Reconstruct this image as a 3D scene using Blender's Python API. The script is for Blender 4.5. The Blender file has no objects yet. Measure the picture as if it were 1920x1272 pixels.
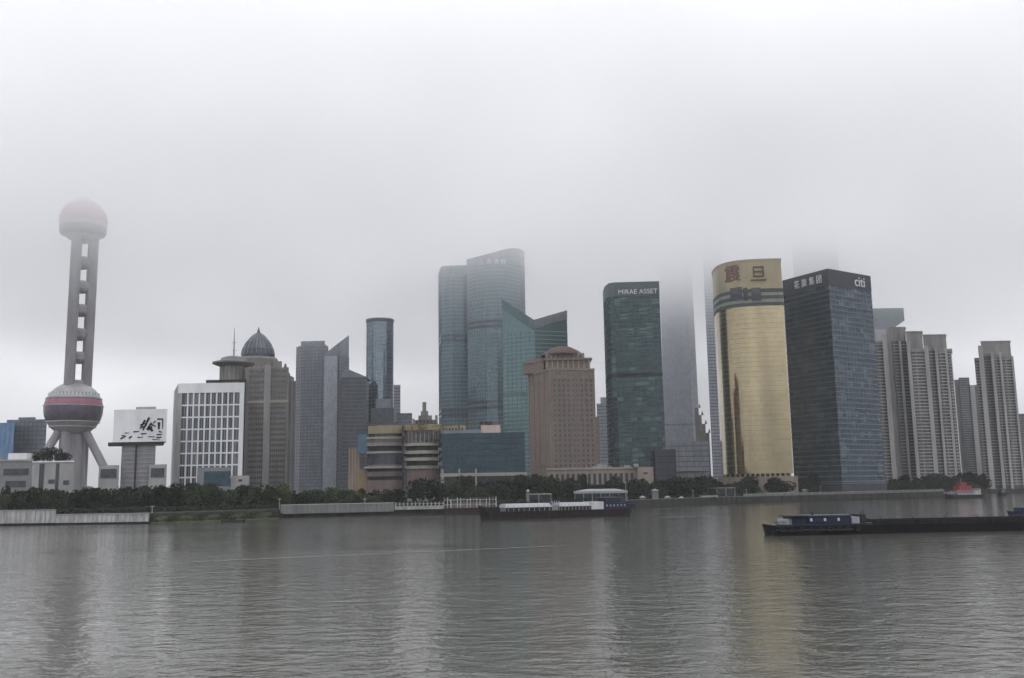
import bpy, math, random
from mathutils import Vector, Matrix
C = bpy.context.scene
COL = C.collection
random.seed(11)

# ------------------------------------------------------------------ camera
CAM_Z = 12.0; FPX = 1826.0
_th = math.radians(8.75); _ro = .016
_F = Vector((0, math.cos(_th), math.sin(_th)))
_U0 = Vector((0, -math.sin(_th), math.cos(_th))); _R0 = Vector((1, 0, 0))
_R = _R0*math.cos(_ro) - _U0*math.sin(_ro)
_U = _U0*math.cos(_ro) + _R0*math.sin(_ro)
cam = bpy.data.cameras.new('camera'); cam_o = bpy.data.objects.new('camera', cam); COL.objects.link(cam_o)
cam_o.matrix_world = Matrix(((_R.x, _U.x, -_F.x, 0), (_R.y, _U.y, -_F.y, 0), (_R.z, _U.z, -_F.z, CAM_Z), (0, 0, 0, 1)))
cam.sensor_width = 36; cam.lens = 36*FPX/1920; cam.clip_end = 30000; cam.clip_start = .5
C.camera = cam_o

# ------------------------------------------------------------------ world, sun, exposure
SUN_EL, SUN_ROT = math.radians(52), math.radians(-60)
w = bpy.data.worlds.new('World'); C.world = w; w.use_nodes = True
nt = w.node_tree; L = nt.links.new
bg = nt.nodes['Background']; bg.inputs[1].default_value = .12
sky = nt.nodes.new('ShaderNodeTexSky'); sky.sky_type = 'NISHITA'; sky.sun_disc = False
sky.sun_elevation = SUN_EL; sky.sun_rotation = SUN_ROT; sky.air_density = 1.5; sky.dust_density = 4
tc = nt.nodes.new('ShaderNodeTexCoord')
mp = nt.nodes.new('ShaderNodeMapping'); mp.inputs['Scale'].default_value = (1, 1, 2.2); mp.inputs['Location'].default_value = (.33, .1, .45)
L(tc.outputs['Generated'], mp.inputs[0])
nz = nt.nodes.new('ShaderNodeTexNoise'); nz.inputs['Scale'].default_value = 2.3; nz.inputs['Detail'].default_value = 4; nz.inputs['Roughness'].default_value = .42
L(mp.outputs[0], nz.inputs['Vector'])
cr = nt.nodes.new('ShaderNodeValToRGB')
cr.color_ramp.elements[0].position = .34; cr.color_ramp.elements[0].color = (6.6, 6.8, 7.25, 1)
cr.color_ramp.elements[1].position = .66; cr.color_ramp.elements[1].color = (14.4, 14.5, 15.2, 1)
L(nz.outputs[0], cr.inputs[0])
mx = nt.nodes.new('ShaderNodeMix'); mx.data_type = 'RGBA'; mx.inputs[0].default_value = .93
L(sky.outputs[0], mx.inputs[6]); L(cr.outputs[0], mx.inputs[7])
# overcast sky: the zenith about twice as bright as the horizon
sx = nt.nodes.new('ShaderNodeSeparateXYZ'); L(tc.outputs['Generated'], sx.inputs[0])
gr = nt.nodes.new('ShaderNodeMapRange'); L(sx.outputs[2], gr.inputs[0])
for _i, _q in enumerate((0, 1, .385, 2.2)): gr.inputs[_i+1].default_value = _q
ml = nt.nodes.new('ShaderNodeVectorMath'); ml.operation = 'SCALE'; L(mx.outputs[2], ml.inputs[0]); L(gr.outputs[0], ml.inputs['Scale'])
L(ml.outputs[0], bg.inputs[0])
sun = bpy.data.lights.new('sun', 'SUN'); sun.energy = .7; sun.angle = math.radians(20); sun.color = (1, .96, .9)
sun_o = bpy.data.objects.new('sun', sun); COL.objects.link(sun_o)
sun_o.rotation_euler = (math.pi/2-SUN_EL, 0, math.pi-SUN_ROT+math.pi)
C.view_settings.view_transform = 'Standard'; C.view_settings.look = 'None'
C.view_settings.exposure = 0.0; C.view_settings.gamma = 1; C.view_settings.use_curve_mapping = False
C.cycles.use_denoising = True
C.cycles.max_bounces = 10; C.cycles.volume_bounces = 6; C.cycles.glossy_bounces = 3; C.cycles.diffuse_bounces = 3
C.cycles.transparent_max_bounces = 6; C.cycles.volume_step_rate = 1.0; C.cycles.volume_max_steps = 128
C.cycles.sample_clamp_indirect = 8

# ------------------------------------------------------------------ pixel <-> world helpers (used only to find real positions)
def ray(px, py): return _F*FPX + _R*(px-960) + _U*(636-py)
def P(px, py, Y):
    d = ray(px, py); t = Y/d.y
    return Vector((d.x*t, Y, CAM_Z + d.z*t))
def X(px, Y, py=880): return P(px, py, Y).x
def Zt(px, py, Y): return P(px, py, Y).z
def G(px, py, z=0.0):
    d = ray(px, py); t = (z-CAM_Z)/d.z
    return Vector((d.x*t, d.y*t, z))
def V2(px, Y, py=880): return (X(px, Y, py), Y)
def T2(px, py, z):
    g = G(px, py, z); return (g.x, g.y)

# ------------------------------------------------------------------ materials
def nodes(name):
    m = bpy.data.materials.new(name); m.use_nodes = True
    return m, m.node_tree, m.node_tree.nodes['Principled BSDF'], m.node_tree.links.new
def rgba(c): return (c[0], c[1], c[2], 1)
def ramp(nt, fac, c0, c1, p0=.3, p1=.7):
    r = nt.nodes.new('ShaderNodeValToRGB'); e = r.color_ramp.elements
    e[0].position = p0; e[0].color = rgba(c0); e[1].position = p1; e[1].color = rgba(c1)
    nt.links.new(fac, r.inputs[0]); return r.outputs[0]
def solid(name, col, rough=.7, metal=0, var=.25, scale=.15, streak=True):
    """painted or stone surface with weathering"""
    m, nt, b, L = nodes(name)
    g = nt.nodes.new('ShaderNodeNewGeometry'); mp = nt.nodes.new('ShaderNodeMapping')
    mp.inputs['Scale'].default_value = (1, 1, .22 if streak else 1)
    L(g.outputs['Position'], mp.inputs[0])
    n = nt.nodes.new('ShaderNodeTexNoise'); n.inputs['Scale'].default_value = scale; n.inputs['Detail'].default_value = 6; n.inputs['Roughness'].default_value = .65
    L(mp.outputs[0], n.inputs['Vector'])
    lo = tuple(x*(1-var) for x in col); hi = tuple(min(1, x*(1+var*.6)) for x in col)
    L(ramp(nt, n.outputs[0], lo, hi), b.inputs['Base Color']); b.inputs['Specular IOR Level'].default_value = .2 if metal < .2 else .5
    b.inputs['Roughness'].default_value = rough; b.inputs['Metallic'].default_value = metal
    return m
def glassy(name, c0, c1, bay=1.5, floor=3.9, metal=.55, rough=.22, wav=.015, refl_share=.0, refl_col=(.3, .32, .33)):
    """curtain wall glass: every pane its own tint and a slight tilt (UV is in metres)"""
    m, nt, b, L = nodes(name)
    uv = nt.nodes.new('ShaderNodeUVMap'); mp = nt.nodes.new('ShaderNodeVectorMath'); mp.operation = 'DIVIDE'
    mp.inputs[1].default_value = (bay, floor, 1); L(uv.outputs[0], mp.inputs[0])
    fl = nt.nodes.new('ShaderNodeVectorMath'); fl.operation = 'FLOOR'; L(mp.outputs[0], fl.inputs[0])
    wn = nt.nodes.new('ShaderNodeTexWhiteNoise'); wn.noise_dimensions = '2D'; L(fl.outputs[0], wn.inputs['Vector'])
    # wide patches: groups of floors that read a little lighter or darker
    n = nt.nodes.new('ShaderNodeTexNoise'); n.inputs['Scale'].default_value = 1; n.inputs['Detail'].default_value = 3
    m2 = nt.nodes.new('ShaderNodeVectorMath'); m2.operation = 'MULTIPLY'; m2.inputs[1].default_value = (.12, .32, 1); L(fl.outputs[0], m2.inputs[0]); L(m2.outputs[0], n.inputs['Vector'])
    a = nt.nodes.new('ShaderNodeMath'); a.operation = 'MULTIPLY_ADD'; L(wn.outputs['Value'], a.inputs[0]); a.inputs[1].default_value = .35
    s = nt.nodes.new('ShaderNodeMath'); s.operation = 'MULTIPLY'; L(n.outputs[0], s.inputs[0]); s.inputs[1].default_value = .75; L(s.outputs[0], a.inputs[2])
    col = ramp(nt, a.outputs[0], c0, c1, .3, .8)
    if refl_share:  # scattered lighter panes: varied reflections put into the base colour
        gt = nt.nodes.new('ShaderNodeMath'); gt.operation = 'GREATER_THAN'; gt.inputs[1].default_value = 1-refl_share
        w2 = nt.nodes.new('ShaderNodeTexWhiteNoise'); w2.noise_dimensions = '3D'
        m3 = nt.nodes.new('ShaderNodeVectorMath'); m3.operation = 'MULTIPLY'; m3.inputs[1].default_value = (.3, 1, 1); L(fl.outputs[0], m3.inputs[0])
        f3 = nt.nodes.new('ShaderNodeVectorMath'); f3.operation = 'FLOOR'; L(m3.outputs[0], f3.inputs[0]); L(f3.outputs[0], w2.inputs['Vector'])
        L(w2.outputs['Value'], gt.inputs[0])
        mx = nt.nodes.new('ShaderNodeMix'); mx.data_type = 'RGBA'; L(gt.outputs[0], mx.inputs[0]); L(col, mx.inputs[6]); mx.inputs[7].default_value = rgba(refl_col)
        col = mx.outputs[2]
    L(col, b.inputs['Base Color'])
    b.inputs['Roughness'].default_value = rough; b.inputs['Metallic'].default_value = metal
    if wav:
        g = nt.nodes.new('ShaderNodeNewGeometry')
        sub = nt.nodes.new('ShaderNodeVectorMath'); sub.operation = 'SUBTRACT'; L(wn.outputs['Color'], sub.inputs[0]); sub.inputs[1].default_value = (.5, .5, .5)
        sc = nt.nodes.new('ShaderNodeVectorMath'); sc.operation = 'SCALE'; L(sub.outputs[0], sc.inputs[0]); sc.inputs['Scale'].default_value = wav
        ad = nt.nodes.new('ShaderNodeVectorMath'); ad.operation = 'ADD'; L(g.outputs['Normal'], ad.inputs[0]); L(sc.outputs[0], ad.inputs[1])
        no = nt.nodes.new('ShaderNodeVectorMath'); no.operation = 'NORMALIZE'; L(ad.outputs[0], no.inputs[0]); L(no.outputs[0], b.inputs['Normal'])
    return m
M = {}
M['concrete'] = solid('pale_concrete', (.30, .295, .29))
M['grey_wall'] = solid('grey_wall', (.20, .20, .205))
M['white_wall'] = solid('white_paint', (.68, .69, .70), .6, 0, .15)
M['pearl_concrete'] = solid('tower_concrete', (.30, .295, .31), .7, 0, .25)
M['pearl_pink'] = solid('rose_cladding', (.36, .15, .20), .35, .1, .2)
M['pearl_grey'] = solid('silver_cladding', (.36, .355, .365), .35, .2, .2)
M['pearl_dark'] = glassy('ball_window_glass', (.085, .075, .10), (.15, .13, .165), 3, 2.5, .4, .3)
M['blue_band'] = solid('blue_spandrel', (.028, .05, .07), .4, .1, .2)
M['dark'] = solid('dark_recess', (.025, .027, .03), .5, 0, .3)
M['dark_glass'] = glassy('dark_window_glass', (.025, .03, .04), (.07, .08, .095), 2, 3, .2, .15)
M['apt_glass'] = glassy('apartment_windows', (.07, .072, .08), (.16, .16, .165), 1.6, 3.05, .15, .3)
M['office_glass'] = glassy('office_window_glass', (.05, .055, .065), (.16, .165, .18), 1.9, 3.8, .3, .2, .02)
M['beige'] = solid('beige_stone', (.235, .222, .205), .75, 0, .3)
M['beige_band'] = solid('cream_band', (.31, .295, .255), .7, 0, .2)
M['cream_sign'] = solid('cream_sign_wall', (.29, .245, .155), .7, 0, .2)
M['brown'] = solid('brown_granite', (.235, .185, .16), .7, 0, .5, .8, False)
M['brown_light'] = solid('light_brown_trim', (.26, .215, .185), .7, 0, .3)
M['red_roof'] = solid('red_tile_roof', (.095, .058, .052), .6, 0, .25)
M['teal'] = glassy('teal_glass', (.018, .04, .047), (.065, .115, .125), 1.5, 4, .4, .2, .035, .15, (.11, .17, .175))
M['green'] = glassy('green_glass', (.105, .185, .20), (.175, .265, .28), 1.6, 3.6, .35, .25)
M['green_band'] = solid('green_spandrel', (.20, .31, .30), .5, 0, .15)
M['green_dark'] = glassy('deep_green_glass', (.075, .125, .135), (.12, .18, .185), 1.6, 3.6, .35, .25)
M['steel'] = glassy('steel_blue_glass', (.12, .185, .215), (.20, .28, .315), 1.5, 3.9, .4, .25)
M['steel_band'] = solid('steel_spandrel', (.20, .25, .28), .5, .1, .15)
M['slate'] = glassy('slate_glass', (.14, .155, .185), (.215, .23, .265), 1.6, 3.9, .35, .3)  # base lightened to add haze on the distant towers
M['slate_dark'] = glassy('dark_slate_glass', (.05, .06, .075), (.09, .10, .12), 1.6, 3.9, .35, .3)
M['slate_light'] = glassy('haze_pale_slate_glass', (.26, .28, .32), (.36, .38, .42), 1.6, 3.9, .3, .3)  # paler base puts haze into the colour of far towers
M['slate_band'] = solid('slate_spandrel', (.13, .14, .16), .6, 0, .15)
M['navy'] = glassy('navy_glass', (.016, .032, .055), (.06, .09, .12), 1.5, 4, .38, .16, .035, .14, (.12, .16, .19))
M['navy_band'] = solid('navy_spandrel', (.11, .14, .16), .35, .3, .2)
M['navy_crown'] = solid('charcoal_crown', (.055, .06, .075), .5, .1, .15)
M['teal_band'] = solid('teal_spandrel', (.045, .07, .077), .4, .2, .2)
M['gold'] = glassy('gold_mirror_glass', (.39, .325, .20), (.46, .39, .25), 2.2, 3.7, .93, .11, .004)
M['gold_wall'] = solid('gold_panel', (.36, .31, .205), .35, .55, .12)
M['gold_band'] = solid('gold_spandrel', (.30, .25, .15), .3, .6, .1)
M['band_dark'] = solid('grey_green_band', (.085, .095, .085), .5, 0, .2)
M['band_light'] = solid('pale_green_band', (.27, .30, .27), .5, 0, .2)
M['sign_red'] = solid('sign_red', (.22, .11, .085), .5, 0, .1)
M['sign_brown'] = solid('sign_brown', (.13, .10, .065), .5, 0, .1)
M['sign_white'] = solid('sign_white', (.75, .77, .8), .5, 0, .08)
M['sign_gold'] = solid('sign_gold', (.42, .30, .12), .45, .2, .1)
M['blue_glass'] = glassy('blue_glass', (.014, .036, .055), (.032, .068, .092), 2, 4, .2, .2, .02)
M['sky_blue'] = glassy('sky_blue_glass', (.11, .21, .36), (.17, .29, .46), 2, 4, .3, .3)
M['mall_red'] = solid('mall_red_stone', (.17, .13, .12), .7, 0, .3)
M['mall_tan'] = solid('mall_tan_stone', (.26, .19, .12), .7, 0, .3)
M['apt'] = solid('apartment_wall', (.26, .25, .245), .8, 0, .3)
M['apt_light'] = solid('apartment_pier', (.37, .36, .355), .8, 0, .2)
M['apt_white'] = solid('balcony_white', (.40, .39, .385), .7, 0, .2)
M['black_hull'] = solid('black_hull_paint', (.006, .006, .008), .6, 0, .5, .6)
M['rust_hull'] = solid('dark_red_hull', (.017, .012, .013), .6, 0, .5, .6)
M['boat_blue'] = solid('boat_blue', (.008, .014, .038), .5, 0, .4, .8)
M['boat_white'] = solid('boat_white', (.26, .27, .28), .5, 0, .2, .8)
M['boat_red'] = solid('boat_red', (.22, .04, .04), .5, 0, .25)
M['tarp'] = solid('pale_tarp', (.42, .43, .44), .6, 0, .25, .5)
M['coal'] = solid('dark_cargo', (.02, .02, .022), .9, 0, .5, .8, False)
M['quay'] = solid('wet_quay_stone', (.035, .035, .033), .7, 0, .5, .25)
M['quay_top'] = solid('quay_parapet', (.17, .17, .165), .8, 0, .35, .3)
M['pier_white'] = solid('weathered_white', (.37, .37, .365), .7, 0, .5, .5)
M['bark'] = solid('bark', (.06, .05, .04), .9, 0, .4, 1)
M['pole'] = solid('lamp_post_grey', (.35, .36, .36), .5, .3, .1)

def leafmat(name, c0, c1):
    m, nt, b, L = nodes(name)
    g = nt.nodes.new('ShaderNodeNewGeometry'); n = nt.nodes.new('ShaderNodeTexNoise'); n.inputs['Scale'].default_value = .45; n.inputs['Detail'].default_value = 4
    L(g.outputs['Position'], n.inputs['Vector']); L(ramp(nt, n.outputs[0], c0, c1), b.inputs['Base Color'])
    b.inputs['Roughness'].default_value = .7; b.inputs['Specular IOR Level'].default_value = .08
    return m
M['leaf_dark'] = leafmat('dark_foliage', (.005, .010, .007), (.017, .026, .014))
M['leaf_mid'] = leafmat('foliage', (.009, .017, .009), (.032, .044, .019))
M['leaf_light'] = leafmat('light_foliage', (.03, .045, .014), (.07, .09, .03))
M['grass'] = leafmat('bank_grass', (.016, .021, .011), (.038, .045, .02))

# ------------------------------------------------------------------ mesh builder
class MB:
    def __init__(s): s.v = []; s.f = []; s.uv = []; s.mi = []
    def face(s, pts, uv=None, mi=0):
        i = len(s.v); s.v += [tuple(p) for p in pts]; s.f.append(tuple(range(i, i+len(pts))))
        s.uv.append(uv or [(p[0]+p[1], p[2]) for p in pts]); s.mi.append(mi); return s
    def prism(s, poly, z0, z1, inset=0, cap=True, mi=0, poly1=None):
        """poly counter-clockwise from above; z0/z1 numbers or per-corner lists"""
        n = len(poly); a = z0 if isinstance(z0, (list, tuple)) else [z0]*n; b = z1 if isinstance(z1, (list, tuple)) else [z1]*n
        q = poly1 or poly; u = 0
        for i in range(n):
            j = (i+1) % n; d = math.dist(poly[i], poly[j])
            s.face([(*poly[i], a[i]), (*poly[j], a[j]), (*q[j], b[j]), (*q[i], b[i])], [(u, a[i]), (u+d, a[j]), (u+d, b[j]), (u, b[i])], mi); u += d
        if cap:
            s.face([(*q[i], b[i]) for i in range(n)], None, mi); s.face([(*poly[i], a[i]) for i in reversed(range(n))], None, mi)
        return s
    def box(s, x0, x1, y0, y1, z0, z1, mi=0):
        return s.prism([(x0, y0), (x1, y0), (x1, y1), (x0, y1)], z0, z1, mi=mi)
    def vbox(s, x0, x1, y0, y1, z0, z1, mi=0):
        k = (x0+x1)/2/max(y0, 1)*(y1-y0)
        return s.prism([(x0, y0), (x1, y0), (x1+k, y1), (x0+k, y1)], z0, z1, mi=mi)
    def obox(s, c, ux, hx, hy, z0, z1, mi=0):
        """box centred at c (x,y) with unit x axis ux, half sizes"""
        uy = (-ux[1], ux[0]); pts = [(c[0]+ux[0]*a+uy[0]*b, c[1]+ux[1]*a+uy[1]*b) for a, b in ((-hx, -hy), (hx, -hy), (hx, hy), (-hx, hy))]
        return s.prism(pts, z0, z1, mi=mi)
    def lathe(s, prof, cx, cy, n=32, mi=0, ph=0):
        for (r0, z0), (r1, z1) in zip(prof, prof[1:]):
            for k in range(n):
                a, b = ph+2*math.pi*k/n, ph+2*math.pi*(k+1)/n
                p = [(cx+r0*math.cos(a), cy+r0*math.sin(a), z0), (cx+r0*math.cos(b), cy+r0*math.sin(b), z0), (cx+r1*math.cos(b), cy+r1*math.sin(b), z1), (cx+r1*math.cos(a), cy+r1*math.sin(a), z1)]
                R = max(r0, r1); uv = [(a*R, z0), (b*R, z0), (b*R, z1), (a*R, z1)]
                if r0 < 1e-4: p, uv = [p[0], p[2], p[3]], [uv[0], uv[2], uv[3]]
                elif r1 < 1e-4: p, uv = p[:3], uv[:3]
                s.face(p, uv, mi)
        return s
    def tube(s, p0, p1, r0, r1=None, n=8, mi=0):
        r1 = r0 if r1 is None else r1; p0 = Vector(p0); p1 = Vector(p1); d = (p1-p0).normalized()
        x = d.orthogonal().normalized(); y = d.cross(x)
        A = [p0+(x*math.cos(2*math.pi*k/n)+y*math.sin(2*math.pi*k/n))*r0 for k in range(n)]
        B = [p1+(x*math.cos(2*math.pi*k/n)+y*math.sin(2*math.pi*k/n))*r1 for k in range(n)]
        for k in range(n):
            j = (k+1) % n; s.face([A[k], A[j], B[j], B[k]], None, mi)
        s.face(list(reversed(A)), None, mi); s.face(B, None, mi)
        return s
    def mesh(s, name, mats, off=(0, 0, 0)):
        me = bpy.data.meshes.new(name)
        me.from_pydata([(v[0]-off[0], v[1]-off[1], v[2]-off[2]) for v in s.v], [], s.f)
        l = me.uv_layers.new(name='UVMap'); k = 0
        flat = [c for f in s.uv for uvp in f for c in uvp]; l.data.foreach_set('uv', flat)
        for m in (mats if isinstance(mats, (list, tuple)) else [mats]): me.materials.append(m)
        me.polygons.foreach_set('material_index', s.mi); me.update(); return me
    def build(s, name, mats, parent=None, off=None, loc=(0, 0, 0), **k):
        off = off if off is not None else (parent.get('_w', (0, 0, 0)) if parent else (0, 0, 0))
        return put(name, s.mesh(name, mats, off), parent, loc, **k)
def put(name, me, parent=None, loc=(0, 0, 0), rz=0, label=None, cat=None, group=None, kind=None, sc=None):
    o = bpy.data.objects.new(name, me); COL.objects.link(o); o.location = loc; o.rotation_euler = (0, 0, rz)
    if sc: o.scale = sc
    if parent: o.parent = parent
    tag(o, label, cat, group, kind); return o
def tag(o, label=None, cat=None, group=None, kind=None):
    if label: o['label'] = label
    if cat: o['category'] = cat
    if group: o['group'] = group
    if kind: o['kind'] = kind
def root(name, label, cat, loc, group=None):
    o = bpy.data.objects.new(name, None); COL.objects.link(o); o.location = loc; o['_w'] = tuple(loc); o.empty_display_size = 1
    tag(o, label, cat, group); ROOTS.append(o); return o
ROOTS = []
def copies(me, name, parent, locs, **k):
    return [put(name, me, parent, l, **k) for l in locs]

GROUND = 4.2
def ccw(poly):
    a = sum(poly[i][0]*poly[(i+1) % len(poly)][1]-poly[(i+1) % len(poly)][0]*poly[i][1] for i in range(len(poly)))
    return poly if a > 0 else list(reversed(poly))
def offset(poly, d):
    n = len(poly); out = []
    for i in range(n):
        p0, p1, p2 = poly[i-1], poly[i], poly[(i+1) % n]
        e1 = Vector((p1[0]-p0[0], p1[1]-p0[1])).normalized(); e2 = Vector((p2[0]-p1[0], p2[1]-p1[1])).normalized()
        n1 = Vector((e1.y, -e1.x)); n2 = Vector((e2.y, -e2.x)); b = (n1+n2)
        if b.length < 1e-5: b = n1
        b.normalize(); k = d/max(.35, b.dot(n1)); out.append((p1[0]+b.x*k, p1[1]+b.y*k))
    return out
def closed(front, D, skew=None):
    """front: visible corners left to right; adds the back corners D metres behind"""
    if skew is None: skew = D*sum(p[0] for p in front)/max(1, sum(p[1] for p in front))
    return ccw(list(front)+[(front[-1][0]+skew, front[-1][1]+D), (front[0][0]+skew, front[0][1]+D)])
def centre(poly): return (sum(p[0] for p in poly)/len(poly), sum(p[1] for p in poly)/len(poly))
def bands(r, poly, zs, h, out, mat, name='floor_band'):
    if not zs: return
    m = MB().prism(offset(poly, out), 0, h).mesh(name, mat, (r['_w'][0], r['_w'][1], 0))
    for z in zs: put(name, m, r, (0, 0, z-r['_w'][2]))
def frange(a, b, s):
    o = []
    while a < b: o.append(a); a += s
    return o
def mullions(r, poly, z0, z1, step, wd, out, mat, name='mullions', edges=None):
    """vertical fins standing proud of the wall; too fine to pick apart singly"""
    m = MB()
    for i in range(len(poly)):
        if edges is not None and i not in edges: continue
        a, b = Vector(poly[i]), Vector(poly[(i+1) % len(poly)]); d = (b-a).length
        k = max(1, round(d/step)); u = (b-a)/d; nr = Vector((u.y, -u.x))
        for j in range(k+1):
            c = a+u*(d*j/k)+nr*out*.5; m.obox((c.x, c.y), (u.x, u.y), wd/2, out/2, z0, z1)
    return m.build(name, mat, r, kind='stuff')
def text(name, body, loc, xdir, size, mat, parent, depth=.25, sx=1.0, label=None):
    cu = bpy.data.curves.new(name, 'FONT'); cu.body = body; cu.size = size; cu.extrude = depth; cu.align_x = 'LEFT'
    t = bpy.data.objects.new('tmp', cu); COL.objects.link(t); bpy.context.view_layer.update()
    me = bpy.data.meshes.new_from_object(t); me.name = name; bpy.data.objects.remove(t); bpy.data.curves.remove(cu)
    me.materials.clear(); me.materials.append(mat)
    xs = [v.co.x for v in me.vertices]; ys = [v.co.y for v in me.vertices]
    u = Vector((xdir[0], xdir[1], 0)).normalized(); n = Vector((u.y, -u.x, 0)); x0, y0 = min(xs), min(ys)
    w_ = parent['_w']; L0 = Vector(loc)-Vector(w_)
    for v in me.vertices:
        v.co = L0 + u*((v.co.x-x0)*sx) + Vector((0, 0, 1))*(v.co.y-y0) + n*(v.co.z+depth)
    me.update(); return put(name, me, parent, label=label)
def roofbox(r, poly, z, h, k, mat, name='roof_plant_room'):
    c = centre(poly); q = [(c[0]+(p[0]-c[0])*k, c[1]+(p[1]-c[1])*k) for p in poly]
    MB().prism(q, z, z+h).build(name, mat, r)

def glass_tower(name, label, cat, poly, Z, glass, bandm, fl=3.9, bh=1.1, bo=.25, mstep=3.2, mw=.22, mo=.35, z0=GROUND, group=None, zb=None, mullm=None, wall='glass_wall'):
    c = centre(poly); r = root(name, label, cat, (c[0], c[1], z0), group)
    MB().prism(poly, z0, Z).build(wall, glass, r)
    top = zb or (min(Z) if isinstance(Z, (list, tuple)) else Z)
    if bh: bands(r, poly, frange(z0+6, top-1, fl), bh, bo, bandm)
    if mstep: mullions(r, poly, z0, top, mstep, mw, mo, mullm or bandm)
    return r

# ------------------------------------------------------------------ water, ground, quay
def water_mat():
    m, nt, b, L = nodes('river_water')
    b.inputs['Base Color'].default_value = (.057, .056, .047, 1); b.inputs['Roughness'].default_value = .06; b.inputs['IOR'].default_value = 1.33
    g = nt.nodes.new('ShaderNodeNewGeometry')
    def noise(sc, stretch, det, rot=0):
        mp = nt.nodes.new('ShaderNodeMapping'); mp.inputs['Scale'].default_value = (stretch, 1, 1); mp.inputs['Rotation'].default_value = (0, 0, rot)
        L(g.outputs['Position'], mp.inputs[0]); n = nt.nodes.new('ShaderNodeTexNoise'); n.inputs['Scale'].default_value = sc; n.inputs['Detail'].default_value = det
        n.inputs['Roughness'].default_value = .6; n.inputs['Distortion'].default_value = .6; L(mp.outputs[0], n.inputs['Vector']); return n.outputs[0]
    def mth(op, *a):
        n = nt.nodes.new('ShaderNodeMath'); n.operation = op
        for i, q in enumerate(a):
            if isinstance(q, (int, float)): n.inputs[i].default_value = q
            else: L(q, n.inputs[i])
        return n.outputs[0]
    a = noise(.30, .62, 2, .25); c = noise(1.0, .70, 2, -.3); e = noise(2.8, .8, 2, .5); big = noise(.011, .5, 3)
    h = mth('MULTIPLY_ADD', a, .42, mth('MULTIPLY_ADD', c, .21, mth('MULTIPLY', e, .035)))
    # long low wakes left by passing boats
    s = nt.nodes.new('ShaderNodeSeparateXYZ'); L(g.outputs['Position'], s.inputs[0])
    for (p0, p1, hh, wd) in ((G(330, 1056), G(1120, 1021), -1.0, .9), (G(1190, 972), G(1420, 962), 1.2, 3)):
        d = (p1-p0); ln = d.length; d.normalize()
        along = mth('ADD', mth('MULTIPLY', s.outputs[0], d.x), mth('MULTIPLY_ADD', s.outputs[1], d.y, -(p0.x*d.x+p0.y*d.y)))
        off = mth('ADD', mth('MULTIPLY', s.outputs[0], -d.y), mth('MULTIPLY_ADD', s.outputs[1], d.x, p0.x*d.y-p0.y*d.x))
        bell = mth('POWER', 2.718, mth('MULTIPLY', mth('POWER', mth('ABSOLUTE', mth('DIVIDE', off, wd)), 2.0), -1.0))
        m1 = nt.nodes.new('ShaderNodeMapRange'); m1.interpolation_type = 'SMOOTHSTEP'; L(mth('ABSOLUTE', mth('SUBTRACT', along, ln/2)), m1.inputs[0])
        m1.inputs[1].default_value = ln*.3; m1.inputs[2].default_value = ln*.5; m1.inputs[3].default_value = hh; m1.inputs[4].default_value = 0
        h = mth('MULTIPLY_ADD', bell, m1.outputs[0], h)
    mr = nt.nodes.new('ShaderNodeMapRange'); L(big, mr.inputs[0]); mr.inputs[1].default_value = .38; mr.inputs[2].default_value = .62; mr.inputs[3].default_value = .30; mr.inputs[4].default_value = .80
    bu = nt.nodes.new('ShaderNodeBump'); bu.inputs['Distance'].default_value = .8; L(h, bu.inputs['Height']); L(mr.outputs[0], bu.inputs['Strength'])
    L(bu.outputs[0], b.inputs['Normal'])
    return m
MB().face([(-5200, -350, 0), (5200, -350, 0), (5200, 5600, 0), (-5200, 5600, 0)]).build('river_water', water_mat(), kind='structure')
SH = [G(-900, 1004), G(-200, 988), G(0, 985.5), G(281, 981), G(400, 977), G(530, 971), G(740, 966), G(900, 963), G(1200, 952.5), G(1300, 948), G(1500, 939), G(1750, 932.5), G(1842, 930)]
SH += [Vector((SH[-1].x+60, SH[-1].y+160, 0)), Vector((SH[-1].x+700, SH[-1].y+330, 0)), Vector((5100, 1900, 0))]
front = [(p.x, p.y) for p in SH]
m = MB()
m.face([(x, y, GROUND) for x, y in front] + [(5100, 5500, GROUND), (-5100, 5500, GROUND), (-5100, front[0][1], GROUND)])
m.build('ground', solid('far_bank_ground', (.10, .10, .095), .9, 0, .3, .05, False), kind='structure')
m = MB()
for a, b in zip(front, front[1:]): m.face([(*a, -2), (*b, -2), (*b, GROUND), (*a, GROUND)])
m.build('quay_wall', M['quay'], kind='structure')
# near bank behind the camera
MB().box(-1500, 1500, -340, -3, -2, 8.5).build('near_promenade', M['quay_top'], kind='structure')

def shore_pt(px, back=0.0):
    """point on the quay line in the direction of px, 'back' metres inland"""
    d = ray(px, 940); dx = d.x/d.y
    for a, b in zip(front, front[1:]):
        fa, fb = a[0]-dx*a[1], b[0]-dx*b[1]
        if fa <= 0 <= fb:
            t = fa/(fa-fb) if fb != fa else 0; y = a[1]+(b[1]-a[1])*t; return (dx*(y+back), y+back)
    return (dx*800, 800)
def shore_strip(name, label, cat, px0, px1, back0, back1, z0, z1, mat, group=None, kind=None, step=40):
    pxs = [px0]+[p for p in range(int(px0)+step, int(px1)-5, step)]+[px1]
    A = [shore_pt(p, back0) for p in pxs]; B = [shore_pt(p, back1) for p in pxs]
    m = MB()
    for i in range(len(A)-1): m.prism(ccw([A[i], A[i+1], B[i+1], B[i]]), z0, z1)
    return m.build(name, mat, None, label=label, cat=cat, group=group, kind=kind)

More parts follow.
